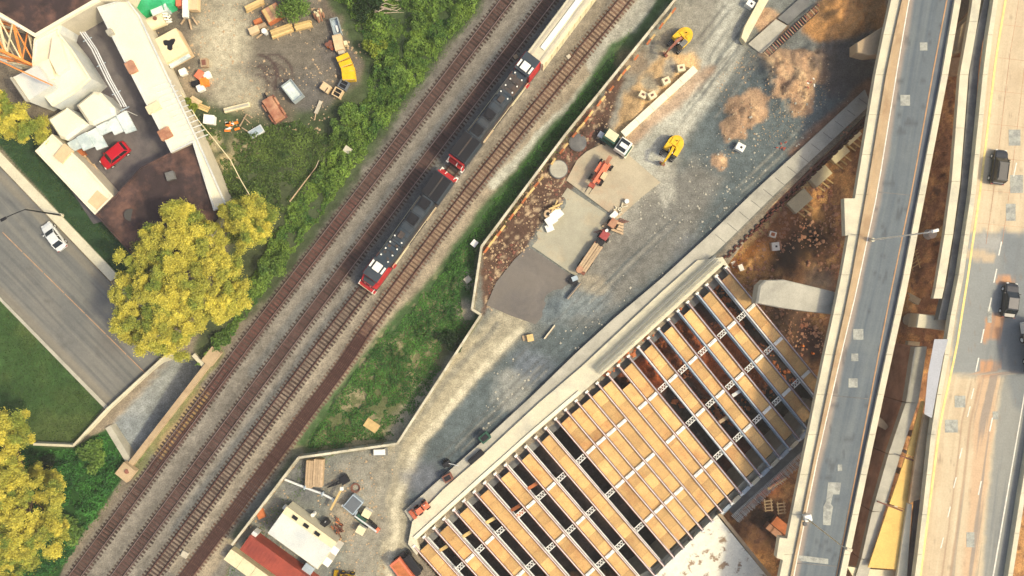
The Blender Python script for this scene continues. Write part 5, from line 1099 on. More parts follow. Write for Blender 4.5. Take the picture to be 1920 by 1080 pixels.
# block stacks in the debris band
for (x, y, s_, rz, m, l) in ((1043, 403, (1.7, 1.3, .8), .7, 'white', 'upper white cube of the stack at the middle pad'), (1033, 414, (1.6, 1.2, .9), .6, 'cream', 'middle white cube of the stack at the middle pad'), (1030, 428, (1.1, 1.0, .6), .4, 'stone', 'lower grey cube of the stack at the middle pad')):
    simple('pallet_box', x, y, s_, rz, m, l, 'box', lid='white')
t = thing('hose_reel', GP(1027, 402), .3, 'tan cable drum with a black core beside the white cubes', 'cable drum'); MB().tube((0, 0, .1), (0, 0, .7), .62, n=20).build('drum', M['timber2'], t); MB().tube((0, 0, .7), (0, 0, .72), .28, n=14).build('core', M['black'], t)
t = thing('board_heap', GP(1042, 390), .8, 'heap of tan timber frames above the cable drum', 'frames')
for k in range(7): MB().bar((random.uniform(-1.3, 0), random.uniform(-.7, .7), .3 + .08 * k), (random.uniform(0, 1.3), random.uniform(-.7, .7), .35 + .08 * k), .2, .12).build('board', M['timber'], t)
t = thing('pump', GP(1075, 527), .4, 'black pump at the corner between two pads', 'pump'); MB().tube((0, 0, 0), (0, 0, .6), .6, n=12).build('body', M['black'], t); MB().box((.3, .3, .5), (.9, .7, .5)).build('motor', M['steel_blue'], t); MB().box((-.5, .3, .3), (.5, .5, .4)).build('hose_box', M['black'], t)
t = simple('site_box', 994, 633, (.9, 1.0, .6), .2, 'tan_box', 'small tan crate at the end of the haul road', 'crate', lid='timber'); MB().box((-.8, .1, .1), (.7, .8, .15)).build('pallet', M['timber2'], t)
t = thing('edge_board', GP(1075, 545), yaw(-20, 24), 'dark board edging the dumped blue gravel', 'board'); MB().box((0, 0, .2), (3.2, .2, .5)).build('board', M['concrete_dark'], t); MB().box((0, .14, .3), (3.0, .08, .2)).build('waling', M['timber2'], t)
t = thing('edge_board', GP(1030, 622), yaw(-20, 26), 'pale board at the foot of the dumped gravel', 'board'); MB().box((0, 0, .2), (2.6, .15, .5)).build('board', M['concrete_pale'], t); MB().box((0, .12, .3), (2.4, .08, .2)).build('waling', M['timber2'], t)
for x, y, r__, l in ((1466, 275, 0, 'red scraps on the dark gravel near the overpass'), (1518, 155, 1, 'red and white scraps below the orange soil pile')):
    t = thing('scrap_heap', GP(x, y), 0, l, 'scraps')
    for k in range(7): MB().box((random.uniform(-.8, .8), random.uniform(-.8, .8), .1 + .03 * k), (random.uniform(.2, .6), .16, .1), random.uniform(0, 3)).build('piece', M['red_box'] if k % 3 or not r__ else M['white'], t)
# new wall, slab and rebar at the top
c = P(1430, 70, 1.2); o8 = Vector((c.x, c.y, 0)); t = thing('new_wall', o8, 0, 'pale new concrete wall and sloped slab at the top beside the black rebar', 'wall')
MB().prism(pxpoly([(1434, -20), (1443, -4), (1405, 66), (1398, 80), (1390, 70), (1396, 50)], 1.3), -.3, 1.3).build('wall', M['cream'], t, o8)
MB().prism(pxpoly([(1403, 82), (1455, 36), (1476, 48), (1430, 103)], .4), -.3, .4).build('slab', M['concrete'], t, o8)
MB().prism(pxpoly([(1458, 34), (1530, -30), (1560, -30), (1478, 46)], .35), -.3, .35).build('slab', M['concrete_dark'], t, o8)
t = thing('rebar_cage', GP(1480, 60), 0, 'long black rebar cage with pink ties along the new slab', 'rebar cage'); o9 = t.location.copy(); b = MB()
A1, B1 = P(1433, 105, .6), P(1536, 12, .6); d = (B1 - A1).normalized(); nn = Vector((-d.y, d.x, 0))
MB().prism([tuple((A1 - nn * .55)[:2]), tuple((B1 - nn * .55)[:2]), tuple((B1 + nn * .55)[:2]), tuple((A1 + nn * .55)[:2])], -.2, .3).build('base', M['black'], t, o9)
for s_ in (-.5, .5): MB().bar(A1 + nn * s_ + Vector((0, 0, .3)), B1 + nn * s_ + Vector((0, 0, .3)), .14, .14).build('long_bar', M['black'], t, o9)
for k in range(26):
    p = A1.lerp(B1, (k + .5) / 26) + Vector((0, 0, .35)); MB().bar(p - nn * .5, p + nn * .5, .1, .1).build('tie', M['stud'] if k % 2 else M['timber2'], t, o9)
# items at the foot of the abutment
for i, (x, y, s_, rz, m, l) in enumerate(((909, 819, (1.6, 1.2, .8), .7, 'green_dk', 'dark green skip on the edge of the footing'), (893, 856, (2.6, .8, .7), .7, 'black', 'long black box on the footing'), (840, 894, (1.4, 1.1, .8), .5, 'rustbar', 'dark brown crate on the footing'))):
    t = simple('site_box', x, y, s_, rz, m, l, 'box', z=.5); MB().box((0, 0, s_[2] + .03), (s_[0] * .7, s_[1] * .6, .05)).build('lid', M['black'], t)
t = thing('light_tower', GP(838, 868), .6, 'dark mobile light tower next to the haul road', 'light tower'); MB().box((0, 0, .5), (1.2, .7, .7)).build('trailer', M['black'], t, bevel=.04); MB().bar((.3, 0, .8), (1.4, -1.2, 1.0), .08, .08).build('mast', M['steel'], t)
for y in (-.5, .5): MB().tube((0, y - .1, .25), (0, y + .1, .25), .25).build('wheel', M['rubber'], t)
# compound, lower left of the site
t = thing('site_office', GP(577, 997), yaw(86, 62), 'large white roofed site office with three skylights', 'office cabin'); lw = 9.0; ww = 4.9
MB().box((0, 0, 1.4), (lw, ww - .1, 2.8)).build('wall', M['concrete_pale'], t); MB().box((-.1, -.45, 2.87), (lw - .1, 3.7, .14)).build('roof', M['white_roof2'], t, bevel=.03); MB().box((-.1, 1.95, 2.95), (lw - .1, 1.15, .2)).build('roof_strip', M['cream'], t, bevel=.03)
for x in (-2.6, -.6, 1.4): MB().box((x, 1.9, 3.1), (.85, .5, .12)).build('skylight', M['black'], t)
MB().box((4.9, 1.3, 1.5), (1.1, 1.1, 2.8)).build('porch', M['white'], t, bevel=.04); MB().box((4.95, -.9, 1.2), (1.2, 1.2, 2.4)).build('porch', M['white'], t, bevel=.04); MB().box((-4.8, 1.4, .9), (.6, .6, .6)).build('air_unit', M['white'], t); MB().tube((-.8, 2.9, 0), (-.8, 2.9, 1.2), .3).build('water_butt', M['white'], t)
t = thing('shipping_container', GP(528, 1048), yaw(86, 62), 'long red shipping container in the corner of the compound', 'container'); MB().box((.4, 0, 1.25), (12.2, 2.6, 2.5)).build('body', M['red_box'], t, bevel=.04)
for k in range(22): MB().box((-5.4 + k * .55, 0, 2.53), (.1, 2.5, .06)).build('roof_corrugation', M['red_box'], t)
MB().box((-5.3, 1.55, 1.2), (.8, .7, 1.6)).build('electric_box', M['steel'], t)
t = thing('corner_wall', P(440, 1024), yaw(86, 62), 'broad cream concrete wall at the left corner of the compound', 'wall')
for k in range(7): MB().box((1.1 + k * 2.3, -.9, .7), (2.27, 1.9, 1.4)).build('wall_section', M['cream'], t, bevel=.02)
simple('shed_box', 583, 1060, (1.5, 1.3, 1.6), yaw(86, 62), 'white', 'white and blue portable toilet behind the site office', 'toilet', lid='steel_blue')
for i, (x, y, l) in enumerate(((583, 886, 'left'), (599, 884, 'right'))):
    t = thing('timber_stack', GP(x, y), yaw(-3, 50), f'{l} of the two long pale timber stacks beside the hoarding', 'timber stack', 'two timber stacks')
    for k in range(3 + i):
        for z in range(3): MB().box((0, -.35 - .15 * i + k * .36, .2 + z * .35), (4.1, .33, .33)).build('timber', M['timber2'], t)
t = thing('pipe_line', GP(590, 915), 0, 'pale blue flanged pipe running from the hoarding to the drill rig', 'pipe'); o10 = t.location.copy()
for a, e in (((534, 899), (572, 914)), ((572, 914), (605, 926)), ((605, 926), (626, 937)), ((641, 947), (668, 962))):
    MB().tube(P(*a, .9), P(*e, .9), .17, n=12).build('pipe_section', M['steel'], t, o10); p = P(*e, .9); q = P(*a, .9); dd = (p - q).normalized(); MB().tube(p - dd * .08, p + dd * .08, .38, n=14).build('flange', M['steel_blue'], t, o10); MB().box((p.x, p.y, .35), (.3, .3, .8)).build('pipe_support', M['concrete_dark'], t, o10)
t = thing('timber_beam', GP(630, 936), 0, 'tan timber beam laid across the blue pipe', 'beam'); oo = t.location.copy(); MB().bar(P(620, 956, 1.3), P(641, 916, 1.3), .3, .25).build('beam', M['timber'], t, oo); MB().box(P(641, 916, 1.35), (.5, .5, .4)).build('end_block', M['white'], t, oo)
t = thing('lattice_jib', GP(632, 905), 0, 'dark steel lattice jib lying on the ground near the timber stacks', 'jib'); oo = t.location.copy(); b = MB()
p1, p2, p3 = P(614, 914, .5), P(648, 894, .5), P(650, 902, .5)
for k in range(5):
    f, g = k / 5., (k + 1) / 5.; b.bar(p1.lerp(p2, f), p1.lerp(p3, g), .1, .1); b.bar(p1.lerp(p3, f), p1.lerp(p2, g), .1, .1)
b.bar(p1, p2, .16, .2); b.bar(p1, p3, .16, .2); b.build('lattice', M['black'], t, oo); MB().box(P(646, 899, .4), (1.2, 1.2, .6), .5).build('head', M['black'], t, oo)
t = thing('skip', GP(665, 942), yaw(20, -24), 'dark blue grey skip between the pipe and haul road', 'skip'); MB().box((0, 0, .6), (2.3, 1.9, 1.2), taper=1.06).build('body', M['steel_blue'], t, bevel=.04); MB().box((0, 0, 1.21), (2.1, 1.7, .04)).build('load', M['asphalt_hw'], t)
for x, y, l in ((690, 959, 'right of the drill rig'), (679, 990, 'below the drill rig')): simple('water_tank', x, y, (1.2, 1.1, 1.1), -.5, 'white', 'white square tank ' + l, 'tank', lid='cream')
t = thing('drill_rig', GP(684, 975), yaw(24, 20), 'small green and black drill rig at the end of the pipe', 'drill rig'); MB().box((-.6, 0, .5), (1.6, .8, .7)).build('power_pack', M['green_dk'], t, bevel=.04); MB().bar((-1.6, -.2, .7), (2.4, .2, 1.1), .2, .25).build('mast', M['steel'], t)
for y in (-.5, .5): MB().box((0, y, .2), (2.2, .3, .4)).build('track', M['rubber'], t, bevel=.08)
MB().box((1.6, .3, .5), (.7, .7, .7)).build('control_box', M['black'], t); MB().box((2.4, .2, .3), (.5, .7, .4)).build('warning_barrier', M['orange'], t)
t = thing('scrap_heap', GP(635, 992), 0, 'brown heap of scrap metal beside the site office', 'scraps')
for k in range(26): a = random.uniform(0, 6.3); r__ = random.uniform(0, 1.5); MB().bar((r__ * math.cos(a), r__ * math.sin(a), .1), (r__ * math.cos(a) + random.uniform(-1, 1), r__ * math.sin(a) + random.uniform(-1, 1), random.uniform(.4, 1.1)), .12, .1).build('bar', M['rustbar'] if k % 3 else M['wood_rust'], t)
t = simple('generator', 612, 978, (1.2, .9, 1.0), .6, 'black', 'black generator beside the brown scrap heap', 'generator'); MB().tube((.3, .2, 1), (.3, .2, 1.3), .07).build('exhaust', M['steel'], t)
t = thing('bench_frame', GP(713, 846), yaw(26, -1), 'small white topped trolley standing against the hoarding', 'trolley'); MB().box((0, 0, .7), (1.7, .8, .15)).build('top', M['white'], t)
for x in (-.8, .8):
    for y in (-.4, .4): MB().tube((x, y, 0), (x, y, .7), .05).build('leg', M['steel'], t)
MB().box((.1, 0, .35), (2.2, 1.2, .06)).build('shelf', M['concrete_dark'], t)
t = thing('wire_coil', GP(667, 914), 0, 'rusty coil of wire on the gravel above the skip', 'coil'); b = MB()
for j in range(3):
    for k in range(14): a, e = 2 * PI * k / 14, 2 * PI * (k + 1) / 14; r__ = .5 + .1 * j; b.tube((r__ * math.cos(a), r__ * math.sin(a), .1 + .1 * j), (r__ * math.cos(e), r__ * math.sin(e), .1 + .1 * j), .05, n=5)
b.build('coil', M['rustbar'], t)
t = simple('site_box', 490, 962, (1.1, 1.4, .5), .4, 'wood_rust', 'small reddish box against the hoarding of the compound', 'box')
# lower right corner objects
t = thing('orange_formwork', GP(1455, 985), yaw(30, 24), 'orange brown curved formwork half hidden under the overpass', 'formwork'); MB().box((.5, .5, 2.6), (5.2, 1.5, .3)).build('top', M['wood_rust'], t, bevel=.05); MB().box((.5, -.8, 1.8), (5.2, 1.0, 1.2)).build('side', M['brown_wall'], t); 
for x in (-1.2, .6, 2.2): MB().box((x, 0, 1.2), (.15, 2.6, 2.4)).build('rib', M['wood_rust'], t)
for x, y, l in ((1438, 945, 'left'), (1462, 950, 'right')):
    t = thing('trestle', GP(x, y), .1, f'{l} timber trestle below the rebar of the lower abutment', 'trestle', 'timber trestles')
    for s_ in (-.5, .5): MB().bar((s_, -1, .6), (s_, 1, .6), .14, .14).build('rail', M['timber2'], t)
    for k in range(4): MB().bar((-.7, -.8 + .5 * k, .7), (.7, -.8 + .5 * k, .7), .12, .1).build('rung', M['timber2'], t)
t = thing('plank', GP(1456, 906), yaw(30, -19), 'yellow plank lying below the lower abutment', 'plank'); MB().box((0, 0, .15), (3.4, .45, .1)).build('board', M['timber'], t); MB().box((.2, .15, .24), (3.0, .25, .08), .05).build('board', M['wood_rust'], t)
t = thing('road_barrel', GP(1503, 648), 0, 'pair of red warning markers in the dark pit', 'markers')
for x, y in ((0, 0), (1.6, -1.2)): MB().tube((x, y, 0), (x, y, .8), .22, .16, n=10).build('marker', M['orange_br'], t)
t = thing('light_mast_base', GP(1737, 440, .5), 0, 'white drum and tan planks between overpass and highway', 'drum'); MB().tube((0, 0, 0), (0, 0, 1.2), .8, .7, n=18).build('drum', M['white'], t)
for k in range(4): MB().bar((.5 + .3 * k, -.5, .3), (3.5 + .2 * k, 2.8, .5 + .1 * k), .3, .12).build('plank', M['timber'], t)
t = thing('timber_ladder', GP(1712, 490), .3, 'tan timber ladder rack beside the right side of the overpass', 'ladder')
for k in range(5): MB().bar((-1, -1 + .5 * k, .4), (1, -.4 + .5 * k, .4), .12, .1).build('rung', M['timber'], t)
for s_ in (-.6, .6): MB().bar((s_, -1.3, .3), (s_, 1.6, .3), .14, .12).build('rail', M['timber'], t)

# ------------------------------------------------ yard, upper left
t = thing('covered_boat', P(288, 12, 0), yaw(60, -18), 'bright green tarpaulin covered load at the top edge of the yard', 'tarpaulin load')
MB().loft([[(-4.2, -1.6, 0), (-4.2, 1.6, 0), (-4.0, 1.2, 1.2), (-4.0, -1.2, 1.2)], [(0, -2.0, 0), (0, 2.0, 0), (0, 1.2, 2.0), (0, -1.2, 2.0)], [(3.2, -1.7, 0), (3.2, 1.7, 0), (3.2, 1.0, 1.7), (3.2, -1.0, 1.7)], [(4.1, -.7, 0), (4.1, .7, 0), (4.0, .4, 1.1), (4.0, -.4, 1.1)]]).build('cover', M['green'], t, bevel=.15)
for x in (-2, 0, 2): MB().bar((x, -1.9, .9), (x, 1.9, .9), .08, 2.0).build('strap', M['green'], t)
t = thing('mixer_drum', GP(302, 45), yaw(50, -20), 'cream cylindrical vessel with white fittings', 'vessel'); MB().tube((-1.3, 0, 1.0), (1.1, 0, 1.0), .95, .95, n=24).build('drum', M['cream'], t, bevel=.1); MB().tube((.1, .1, 1.8), (.1, .1, 2.1), .3).build('manhole', M['rustbar'], t)
for k in range(9): a = k * .7; MB().bar((1.2, .7 * math.cos(a), 1 + .7 * math.sin(a)), (1.9, .9 * math.cos(a + .4), 1 + .6 * math.sin(a)), .18, .18).build('fitting', M['white'], t)
simple('machine_box', 307, 22, (2.3, 1.7, 1.7), yaw(50, -20), 'tarp', 'pale grey green boxy tank beside the green tarpaulin', 'tank', bevel=.2, lid='tarp')
t = thing('crane_base', GP(356, 22), 0, 'cream beam on a platform with a pink box at the top edge', 'platform'); MB().box((0, 1.2, 1.4), (.75, 5.2, .6)).build('beam', M['white'], t); MB().box((1.0, .8, .8), (1.4, 2.0, 1.2)).build('body', M['tan_box'], t, bevel=.04); MB().box((-1.0, 1.0, .7), (1.1, 1.2, 1.2)).build('engine_box', M['orange'], t, bevel=.04)
for a, e in (((-.4, -1), (-1.2, -2)), ((.6, -1), (1.3, -2.1)), ((.1, -1.3), (.4, -2.8))): MB().bar((*a, .5), (*e, .3), .2, .2).build('outrigger', M['timber2'], t)
t = thing('concrete_tank', GP(330, 96), yaw(40, -22), 'square tan concrete chamber with a ragged black hole in its lid', 'chamber'); MB().box((0, 0, .9), (4.2, 4.2, 1.8)).build('wall', M['tan_box'], t, bevel=.05); MB().box((0, .15, 1.85), (4.0, 3.9, .14)).build('lid', M['cream'], t, bevel=.03)
hp = [(.9 * (1 + .35 * math.sin(3 * a + 1) + .15 * math.sin(7 * a)) * math.cos(a) * .85 + .15, .9 * (1 + .35 * math.sin(3 * a + 1)) * math.sin(a) * .85 + .45) for a in np.linspace(0, 2 * PI, 22)[:-1]]
MB().prism(hp, 1.925, 1.932).build('hole', M['black'], t); MB().box((.2, -2.25, 1.5), (3.4, .7, .5), .03).build('tarpaulin', M['tarp'], t, bevel=.1)
t = thing('junk_cluster', GP(378, 143), 0, 'orange machine amid white bags by the tan chamber', 'machine'); 
for x, y, s_, m in ((0, 0, (1.5, 1.2, 1.0), 'orange'), (.6, -1.0, (1.2, 1.3, .9), 'orange_br'), (-.8, -1.2, (1.3, .9, .6), 'black')): MB().box((x, y, s_[2] / 2), s_, random.uniform(0, 1.5), taper=.85).build('housing', M[m], t, bevel=.08)
for x, y, l in ((346, 137, 'leftmost'), (391, 143, 'rightmost'), (379, 167, 'lowest')): simple('bag', x, y, (1.1, 1.0, .8), .4, 'white', f'{l} of three white bags round the orange machine', 'bag', bevel=.15)
t = thing('crate_stack', GP(386, 120), .1, 'small open timber crate above the orange machine', 'crate'); MB().box((0, 0, .4), (1.0, 1.3, .8)).build('crate', M['timber2'], t); MB().box((0, 0, .81), (.6, .8, .03)).build('inside', M['rustbar'], t)
t = thing('plank_stack', GP(374, 196), yaw(30, 18), 'bundle of cream boards lying near the white roofed wing', 'boards')
for k in range(4): MB().box((-.9 + .1 * k, -.6 + .35 * k, .25), (1.6, .33, .4)).build('board', M['tan_box'], t); 
for k in range(3): MB().box((.9, -.4 + .3 * k, .2), (1.6, .25, .3), .15).build('board', M['timber'], t)
simple('white_cube', 397, 227, (1.5, 1.3, 1.1), -.1, 'white', 'white rounded cube on the weeds near the rope line', 'tank', bevel=.15, lid='white')
t = thing('concrete_channel', GP(446, 203), yaw(44, -11), 'long cream trough lying on the yard', 'trough'); MB().box((0, 0, .3), (3.9, .7, .5)).build('trough', M['cream'], t, bevel=.03); MB().box((0, 0, .57), (3.7, .3, .02)).build('channel', M['concrete'], t)
t = simple('steel_plate', 482, 248, (2.2, 1.2, .5), yaw(24, -14), 'steel', 'pale blue steel tray on the weeds', 'tray'); MB().box((0, 0, .52), (2.0, 1.0, .02)).build('inside', M['steel_blue'], t)
t = thing('scrap_heap', GP(434, 238), 0, 'scattered bright orange scraps on the weeds', 'scraps')
for k in range(9): MB().box((random.uniform(-1, 1), random.uniform(-.7, .6), .15), (random.uniform(.4, .9), .3, .2), random.uniform(-.5, .5)).build('piece', M['orange_br'] if k % 4 else M['white'], t)
t = thing('board_heap', GP(460, 224), .5, 'broken brown timber frame beside the orange scraps', 'frames')
for a, e in (((-1.2, -.6), (.6, .5)), ((.6, .5), (1.1, -.3)), ((.1, 0), (.4, -.9)), ((-1.0, -.9), (-.5, -1.8))): MB().bar((*a, .2), (*e, .3), .14, .12).build('board', M['timber2'], t)
t = thing('skip', GP(552, 174), yaw(24, 31), 'pale grey open skip in the middle of the yard', 'skip'); L_, W_ = 2.9, 1.75
MB().box((0, 0, .15), (L_, W_, .2)).build('floor', M['concrete_pale'], t)
for s_ in (-1, 1): MB().box((0, s_ * W_ / 2, .7), (L_, .1, 1.2)).build('side', M['skip_grey'], t); MB().box((s_ * L_ / 2, 0, .7), (.1, W_ + .1, 1.2)).build('end', M['skip_grey'], t)
MB().box((0, 0, .8), (L_ - .15, W_ - .15, .3)).build('load', M['tarp'], t)
t = thing('tipper_trailer', GP(516, 207), yaw(24, 38), 'rusty tan trailer body with bulging sides', 'trailer'); MB().box((0, 0, .9), (3.9, 1.7, .9), taper=.9).build('body', M['rusty_tan'], t, bevel=.12); MB().box((0, 0, .4), (3.9, 2.2, .3)).build('chassis', M['rustbar'], t)
for x in (-.9, .9):
    for y in (-1.05, 1.05): MB().box((x, y, .7), (1.3, .35, .5), taper=.8).build('mudguard', M['rusty_tan'], t, bevel=.1)
for x in (-.9, .9):
    for y in (-1.0, 1.0): MB().tube((x, y - .15, .4), (x, y + .15, .4), .4).build('wheel', M['rubber'], t)
MB().bar((-2.0, 0, .6), (-2.8, .1, .5), .2, .2).build('drawbar', M['black'], t)
t = simple('cream_cabinet', 613, 167, (1.4, 1.2, 1.0), -.6, 'tan_box', 'cream box with a black slot near the square bins', 'box', bevel=.08); MB().box((.35, -.2, 1.01), (.14, .7, .03)).build('slot', M['black'], t)
for x, y, l, m in ((646, 161, 'dark square bin at the edge of the bushes', 'asphalt_hw'), (635, 176, 'tan rimmed square bin, open and black inside', 'tan_box')):
    t = thing('square_bin', GP(x, y), -.5, l, 'bin', 'square bins')
    for s_ in (-1, 1): MB().box((0, s_ * .6, .45), (1.3, .12, .9)).build('side', M[m], t); MB().box((s_ * .6, 0, .45), (.12, 1.08, .9)).build('end', M[m], t)
    MB().box((0, 0, .3), (1.1, 1.05, .5)).build('inside', M['black'], t); MB().bar((-.55, 0, .85), (.55, 0, .85), .08, .08).build('crossbar', M[m], t)
t = thing('plank_stack', GP(598, 202), yaw(-15, 36), 'narrow pale sheet leaning at the edge of the bushes', 'boards'); MB().box((0, 0, .3), (2.0, .5, .2)).build('sheet', M['stone'], t); MB().bar((1.0, 0, .3), (2.0, .2, .2), .12, .1).build('board', M['timber2'], t)
YB = None
for i, (x, y, rz) in enumerate(((646, 112, -24), (651, 123, -20), (655, 134, -10), (656, 143, -3), (657, 149, -2))):
    if YB is None:
        YB = thing('yellow_bin', GP(x, y), R(-rz), 'topmost of the five yellow bins, tilted most', 'bin', 'five yellow bins in a curved row')
        MB().box((0, 0, .55), (1.85, .82, 1.1), taper=.94).build('body', M['yellow'], YB, bevel=.05); MB().box((0, .05, 1.15), (1.9, .7, .1)).build('lid', M['yellow'], YB, bevel=.03); MB().bar((-.9, -.36, 1.12), (.9, -.36, 1.12), .08, .08).build('handle', M['timber'], YB)
    else: copy_tree(YB, GP(x, y), R(-rz) , ['', 'second yellow bin from the top of the curved row', 'middle yellow bin of the curved row', 'fourth yellow bin, one above the lowest', 'lowest yellow bin of the curved row beside the dark bin'][i])
t = thing('skip', GP(632, 53), yaw(7, 26) , 'small pale blue open topped skip near the bushes', 'skip'); L_, W_ = 2.4, 1.1
for s_ in (-1, 1): MB().box((0, s_ * W_ / 2, .5), (L_, .09, 1)).build('side', M['skip_grey'], t); MB().box((s_ * L_ / 2, 0, .5), (.09, W_, 1)).build('end', M['skip_grey'], t)
MB().box((0, 0, .2), (L_ - .1, W_ - .1, .3)).build('floor', M['steel_blue'], t); MB().box((.3, .1, .5), (1.0, .35, .2)).build('load', M['white'], t)
t = thing('cream_box', GP(637, 84), yaw(6, 26), 'cream plywood box standing between blue skip and yellow bins', 'box'); MB().box((0, 0, .6), (2.3, 1.3, 1.2)).build('body', M['tan_box'], t, bevel=.03); MB().box((1.4, .1, .4), (.5, .9, .8)).build('end_box', M['stone'], t); MB().box((.2, 1.0, .4), (.6, .5, .8)).build('side_box', M['cream'], t)
for i, (x, y) in enumerate(((616, 87), (622, 83), (623, 91))):
    t = thing('barrel', GP(x, y), 0, ['left tan barrel of the three beside the cream box', 'upper rusty barrel of the three beside the cream box', 'lower rusty barrel of the three beside the cream box'][i], 'barrel', 'three barrels'); MB().tube((0, 0, 0), (0, 0, .88), .3, n=18).build('body', M[('orange_br', 'wood_rust', 'orange')[i]], t); MB().tube((0, 0, .86), (0, 0, .92), .32, .32, n=18).build('rim', M['rustbar'], t)
t = thing('firewood_pile', GP(599, 34), 0, 'round basket of split pink firewood by the green bush', 'firewood')
for k in range(22): a = random.uniform(0, 6.3); r__ = random.uniform(.1, .75); MB().bar((r__ * math.cos(a), r__ * math.sin(a), .1), (r__ * math.cos(a) * 1.1, r__ * math.sin(a) + .4, random.uniform(.8, 1.3)), .22, .2).build('log', M['rusty_tan'] if k % 2 else M['cream'], t)
def lumber(x, y, L_, W_, rz, label, n, m='timber', layers=2):
    t_ = thing('timber_stack', GP(x, y), rz, label, 'timber stack')
    for j in range(layers):
        for k in range(n): MB().box((random.uniform(-.08, .08), -W_ / 2 + W_ * (k + .5) / n, .2 + j * .35), (L_ - .2 * j, W_ / n - .03, .32)).build('timber', M[m], t_)
    for x_ in (-L_ * .3, L_ * .3): MB().bar((x_, -W_ / 2 - .4, .08), (x_, W_ / 2 + .3, .08), .14, .14).build('bearer', M['timber2'], t_)
    return t_
lumber(479, 12, 3.0, .8, yaw(36, -18), 'long narrow timber stack at the top of the yard', 2)
lumber(530, 60, 3.4, 1.2, yaw(40, -15), 'widest yellow timber stack below the square board pile', 4)
lumber(570, 50, 2.6, 1.0, yaw(30, -8), 'timber stack with a short crate in front, beside the green bush', 3)
t = thing('board_pile', GP(514, 29), yaw(26, -15), 'square ochre board pile on a rusty base', 'boards'); MB().box((0, 0, .45), (2.5, 2.3, .9)).build('base', M['wood_rust'], t)
for k in range(4): MB().box((-.85 + .58 * k, .05, .97), (.56, 2.1, .1)).build('board', M['rusty_tan'] if k % 2 else M['timber'], t)
t = thing('crate_stack', GP(483, 56), .4, 'tan crates and planks left of the yellow timber stack', 'crate'); MB().box((-.4, -.1, .4), (1.5, 1.0, .8)).build('crate', M['tan_box'], t, bevel=.04); MB().box((.9, .1, .3), (1.3, .6, .5)).build('crate', M['timber2'], t); MB().box((.6, 1.0, .3), (1.2, .6, .5)).build('crate', M['wood_rust'], t); MB().bar((-.6, -1.2, .2), (1.6, -.6, .2), .2, .15).build('plank', M['timber2'], t)
t = thing('barrel', GP(499, 62), 0, 'white lidded barrel between crates and yellow timber stack', 'barrel'); MB().tube((0, 0, 0), (0, 0, .9), .38, n=20).build('body', M['steel'], t); MB().tube((0, 0, .9), (0, 0, .96), .4, n=20).build('lid', M['white'], t)
t = thing('dead_branch', GP(733, 16), 0, 'bleached dead tree branches lying among the bushes at the top', 'branches'); oo = t.location.copy()
for k in range(9):
    a = P(698 + k * 1.5, 8 + (k % 4) * 5, 1.0); pts_ = [a]
    for j in range(4): a = a + Vector((random.uniform(.6, 1.3), random.uniform(-.45, .45), random.uniform(-.1, .5))); pts_.append(a)
    b = MB(); [b.tube(p, q, .09 - .018 * i, .075 - .018 * i, n=6) for i, (p, q) in enumerate(zip(pts_[:-1], pts_[1:]))]; b.build('branch', M['bark_pale'], t, oo)
t = thing('fallen_pole', GP(575, 335), 0, 'long thin tan dead trunk in the weeds left of the tracks', 'trunk'); oo = t.location.copy(); MB().tube(P(543, 378, 1.0), P(592, 314, 1.2), .12, .06).build('trunk', M['timber2'], t, oo); MB().tube(P(592, 314, 1.2), P(598, 300, 1.5), .06, .03).build('branch', M['bark_pale'], t, oo)
t = thing('rope_fence', GP(420, 280), 0, 'thin cream cable strung between posts along the white roofed wing', 'cable'); oo = t.location.copy(); rp = [(336, 165), (356, 200), (372, 226), (400, 260), (432, 300), (450, 335), (468, 366)]
for a, e in zip(rp[:-1], rp[1:]): MB().tube(P(*a, 1.3), P(*e, 1.3), .07).build('cable', M['cream'], t, oo)
for a in rp: p = GP(*a); MB().tube(p, Vector((p.x, p.y, 1.35)), .07).build('post', M['timber2'], t, oo)

# ------------------------------------------------ vegetation
def leaf_mesh(name, pos, size, col, material, parent=None, origin=None, upbias=.35):
    n = len(pos); v = rng.normal(size=(n, 3)); v[:, 2] = abs(v[:, 2]) + upbias; v /= np.linalg.norm(v, axis=1)[:, None]
    r = rng.normal(size=(n, 3)); u = np.cross(v, r); u /= np.linalg.norm(u, axis=1)[:, None]; w_ = np.cross(v, u)
    s_ = (size if np.ndim(size) else np.full(n, size)) * rng.uniform(.6, 1.3, n); s_ = s_[:, None]
    co = np.stack([pos - u * s_, pos + w_ * s_ * .6, pos + u * s_, pos - w_ * s_ * .6], 1).reshape(-1, 3)
    if origin is not None: co = co - np.array(origin)
    me = bpy.data.meshes.new(name); me.vertices.add(n * 4); me.vertices.foreach_set('co', co.astype(np.float32).ravel())
    me.loops.add(n * 4); me.loops.foreach_set('vertex_index', np.arange(n * 4, dtype=np.int32)); me.polygons.add(n); me.polygons.foreach_set('loop_start', np.arange(0, n * 4, 4, dtype=np.int32)); me.update(calc_edges=True)
    at = me.color_attributes.new('Col', 'FLOAT_COLOR', 'POINT'); c4 = np.concatenate([np.repeat(col, 4, 0), np.ones((n * 4, 1))], 1); at.data.foreach_set('color', c4.astype(np.float32).ravel())
    me.materials.append(material); o = bpy.data.objects.new(name, me); COL.objects.link(o)
    if parent is not None: o.parent = parent
    elif origin is not None: o.location = origin
    return o
